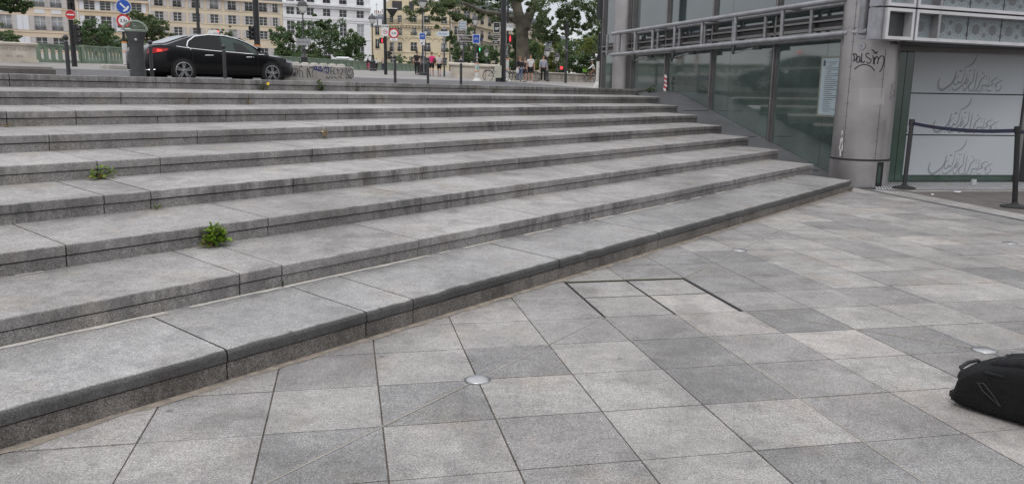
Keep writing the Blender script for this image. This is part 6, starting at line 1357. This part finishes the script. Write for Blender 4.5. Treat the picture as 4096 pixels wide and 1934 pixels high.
for x, hh in ((1490, 2.4), (1505, 1.8), (1520, 3.2), (1545, 2.4)): MB().obox(h.P(ux(h, x), zr, -4), h.U*2.2, h.Nn*-.9, V((0, 0, hh*.5))).build('chimney', W4m, h.t); [MB().cyl(h.P(ux(h, x)+.3+k*.55, zr+hh*.5, -4.4), h.P(ux(h, x)+.3+k*.55, zr+hh*.5+.9, -4.4), .17, n=8).build('chimney_pot', mat('terracotta', (.3, .16, .1), .8), h.t) for k in range(3)]
MB().tube([h.P(ux(h, 1503), zr, -3), h.P(ux(h, 1503), zr+4.2, -3)], .05, 5).build('aerial', DARKM, h.t); MB().tube([h.P(ux(h, 1496), zr+3.6, -3), h.P(ux(h, 1510), zr+3.9, -3)], .04, 5).build('aerial', DARKM, h.t); h.finish()
# yellow corner house: two fronts
YO = at(1610, 100, 205)
def yellow(O, U, x0, x1, cols, label, xr, m=W5m, topset=True, ysx=None):
    h = House('corner_house', label, O, U, GB, 0, 0, 0, m); h.u0, h.u1 = ux(h, x0), ux(h, x1); R_w = rows(h, xr, ysx or ((62, 90), (110, 143), (169, 207), (228, 260))); h.z1 = h.uz(xr, 54)[1]
    for r, (z, hh) in enumerate(R_w):
        for x, w_ in cols: h.window(ux(h, x), z, w_, hh, None, r in (1, 2), PANEC if (r+int(x)) % 3 == 0 else PANE, 2)
        if r == 2:
            for x, w_ in cols: b = MB(); u = ux(h, x); b.tube([h.P(u+1.5*cos(a), z+hh+.5+.9*sin(a), .1) for a in [pi*i/10 for i in range(11)]], .16, 6); b.build('window_arch', m, h.t)
    zc_ = h.uz(xr, 98)[1]; h.band(zc_-.35, .35, .75, None, 'cornice'); h.band(zc_-.75, .4, .35, None, 'cornice'); b = MB()
    for i in range(int((h.u1-h.u0)/.8)): b.obox(h.P(h.u0+i*.8+.2, zc_-.85, 0), h.U*.3, h.Nn*.6, V((0, 0, .5)))
    b.build('corbels', m, h.t)['kind'] = 'stuff'
    h.band(h.uz(xr, 149)[1], .35, .18); h.band(h.uz(xr, 154)[1], .2, .12); h.band(h.uz(xr, 211)[1], .35, .18)
    b = MB()
    for i in range(int((h.u1-h.u0)/.22)): b.obox(h.P(h.u0+i*.22, zc_, .62), h.U*.04, h.Nn*.04, V((0, 0, 1.)))
    b.obox(h.P(h.u0, zc_+1., .6), h.U*(h.u1-h.u0), h.Nn*.07, V((0, 0, .07))); b.build('balcony_rail', RAILM, h.t)
    return h, zc_
h, zc_ = yellow(YO, V((1, .35, 0)), 1611, 1797, [(1655, 1.7), (1709, 1.7), (1777, 1.6)], 'yellow stone corner house behind the walkers', 1655)
for x in (1632, 1682, 1742): h.panel(ux(h, x)-1.1, h.uz(1655, 140)[1], 2.2, 1.7, W5m)
zt_ = h.z1; h.finish()
b = MB(); zz = h.uz(1655, -6)[1]; b.prism([h.P(ux(h, 1575), zt_-.1, -3), h.P(h.u1, zt_-.1, -2), h.P(h.u1, zt_-.1, -11), h.P(ux(h, 1575), zt_-.1, -11)], V((0, 0, zz-zt_))); b.build('set_back_storey', W5m, h.t)
for x in (1588, 1608, 1655, 1712): o = MB().obox(h.P(ux(h, x)-.6, h.uz(1655, 40)[1], -2.9 if x < 1640 else -2.6), h.U*1.2, h.Nn*.12, V((0, 0, 2.2))).build('attic_window', PANE, h.t)
h2, _ = yellow(YO, V((.9, -.62, 0)) if False else V((1, -.5, 0)), 1535, 1610, [(1565, 1.2), (1598, 1.3)], 'narrow side front of the yellow corner house behind the zone 30 mast', 1598); h2.finish()
# grey stone house receding to the right
h = House('corner_house', 'grey stone apartment house receding behind the direction boards', at(1800, 100, 214), V((1, .3, 0)), GB, 0, 0, 0, W6m, roof=SLATE); h.u0, h.u1 = ux(h, 1801), ux(h, 1880); h.z1 = h.uz(1830, 20)[1]
for z, hh in rows(h, 1830, ((42, 82), (105, 140), (160, 195), (215, 250))):
    for x in (1830, 1868): h.window(ux(h, x), z, 1.7, hh, None, True, PANE)
for y in (36, 92, 150): h.band(h.uz(1830, y)[1], .35, .3)
h.panel(ux(h, 1803), GB, .25, h.z1-GB, WIN, 'drain_pipe'); h.finish()
h = House('corner_house', 'grey stone side wing with iron balconies running down the street', at(1880, 100, 223), V((.32, 1, 0)), GB, 0, 0, 0, W6m, roof=SLATE); h.u0, h.u1 = 0, 75; h.z1 = h.uz(1884, 30)[1]
for z, hh in rows(h, 1884, ((48, 88), (112, 145), (165, 198), (215, 250))):
    for i in range(11):
        h.window(3.2+i*6.3, z, 2.4, hh, None, True, PANE)
for y in (38, 100, 155): h.band(h.uz(1884, y)[1]-.2, .35, .9)
h.finish()
# faint far roofs above the trees
fo = at(2230, 180, 320); h = House('far_house', 'pale far roofline above the trees in the middle of the sky gap', fo, V((1, .1, 0)), GB, 0, 0, 0, W4m, roof=SLATE); h.u0, h.u1 = ux(h, 2195, 185), ux(h, 2268, 185); h.z1 = h.uz(2230, 186)[1]
for x in (2210, 2222, 2238, 2252): h.window(ux(h, x, 190), h.uz(2230, 194)[1], .9, .6, None, False)
h.finish()
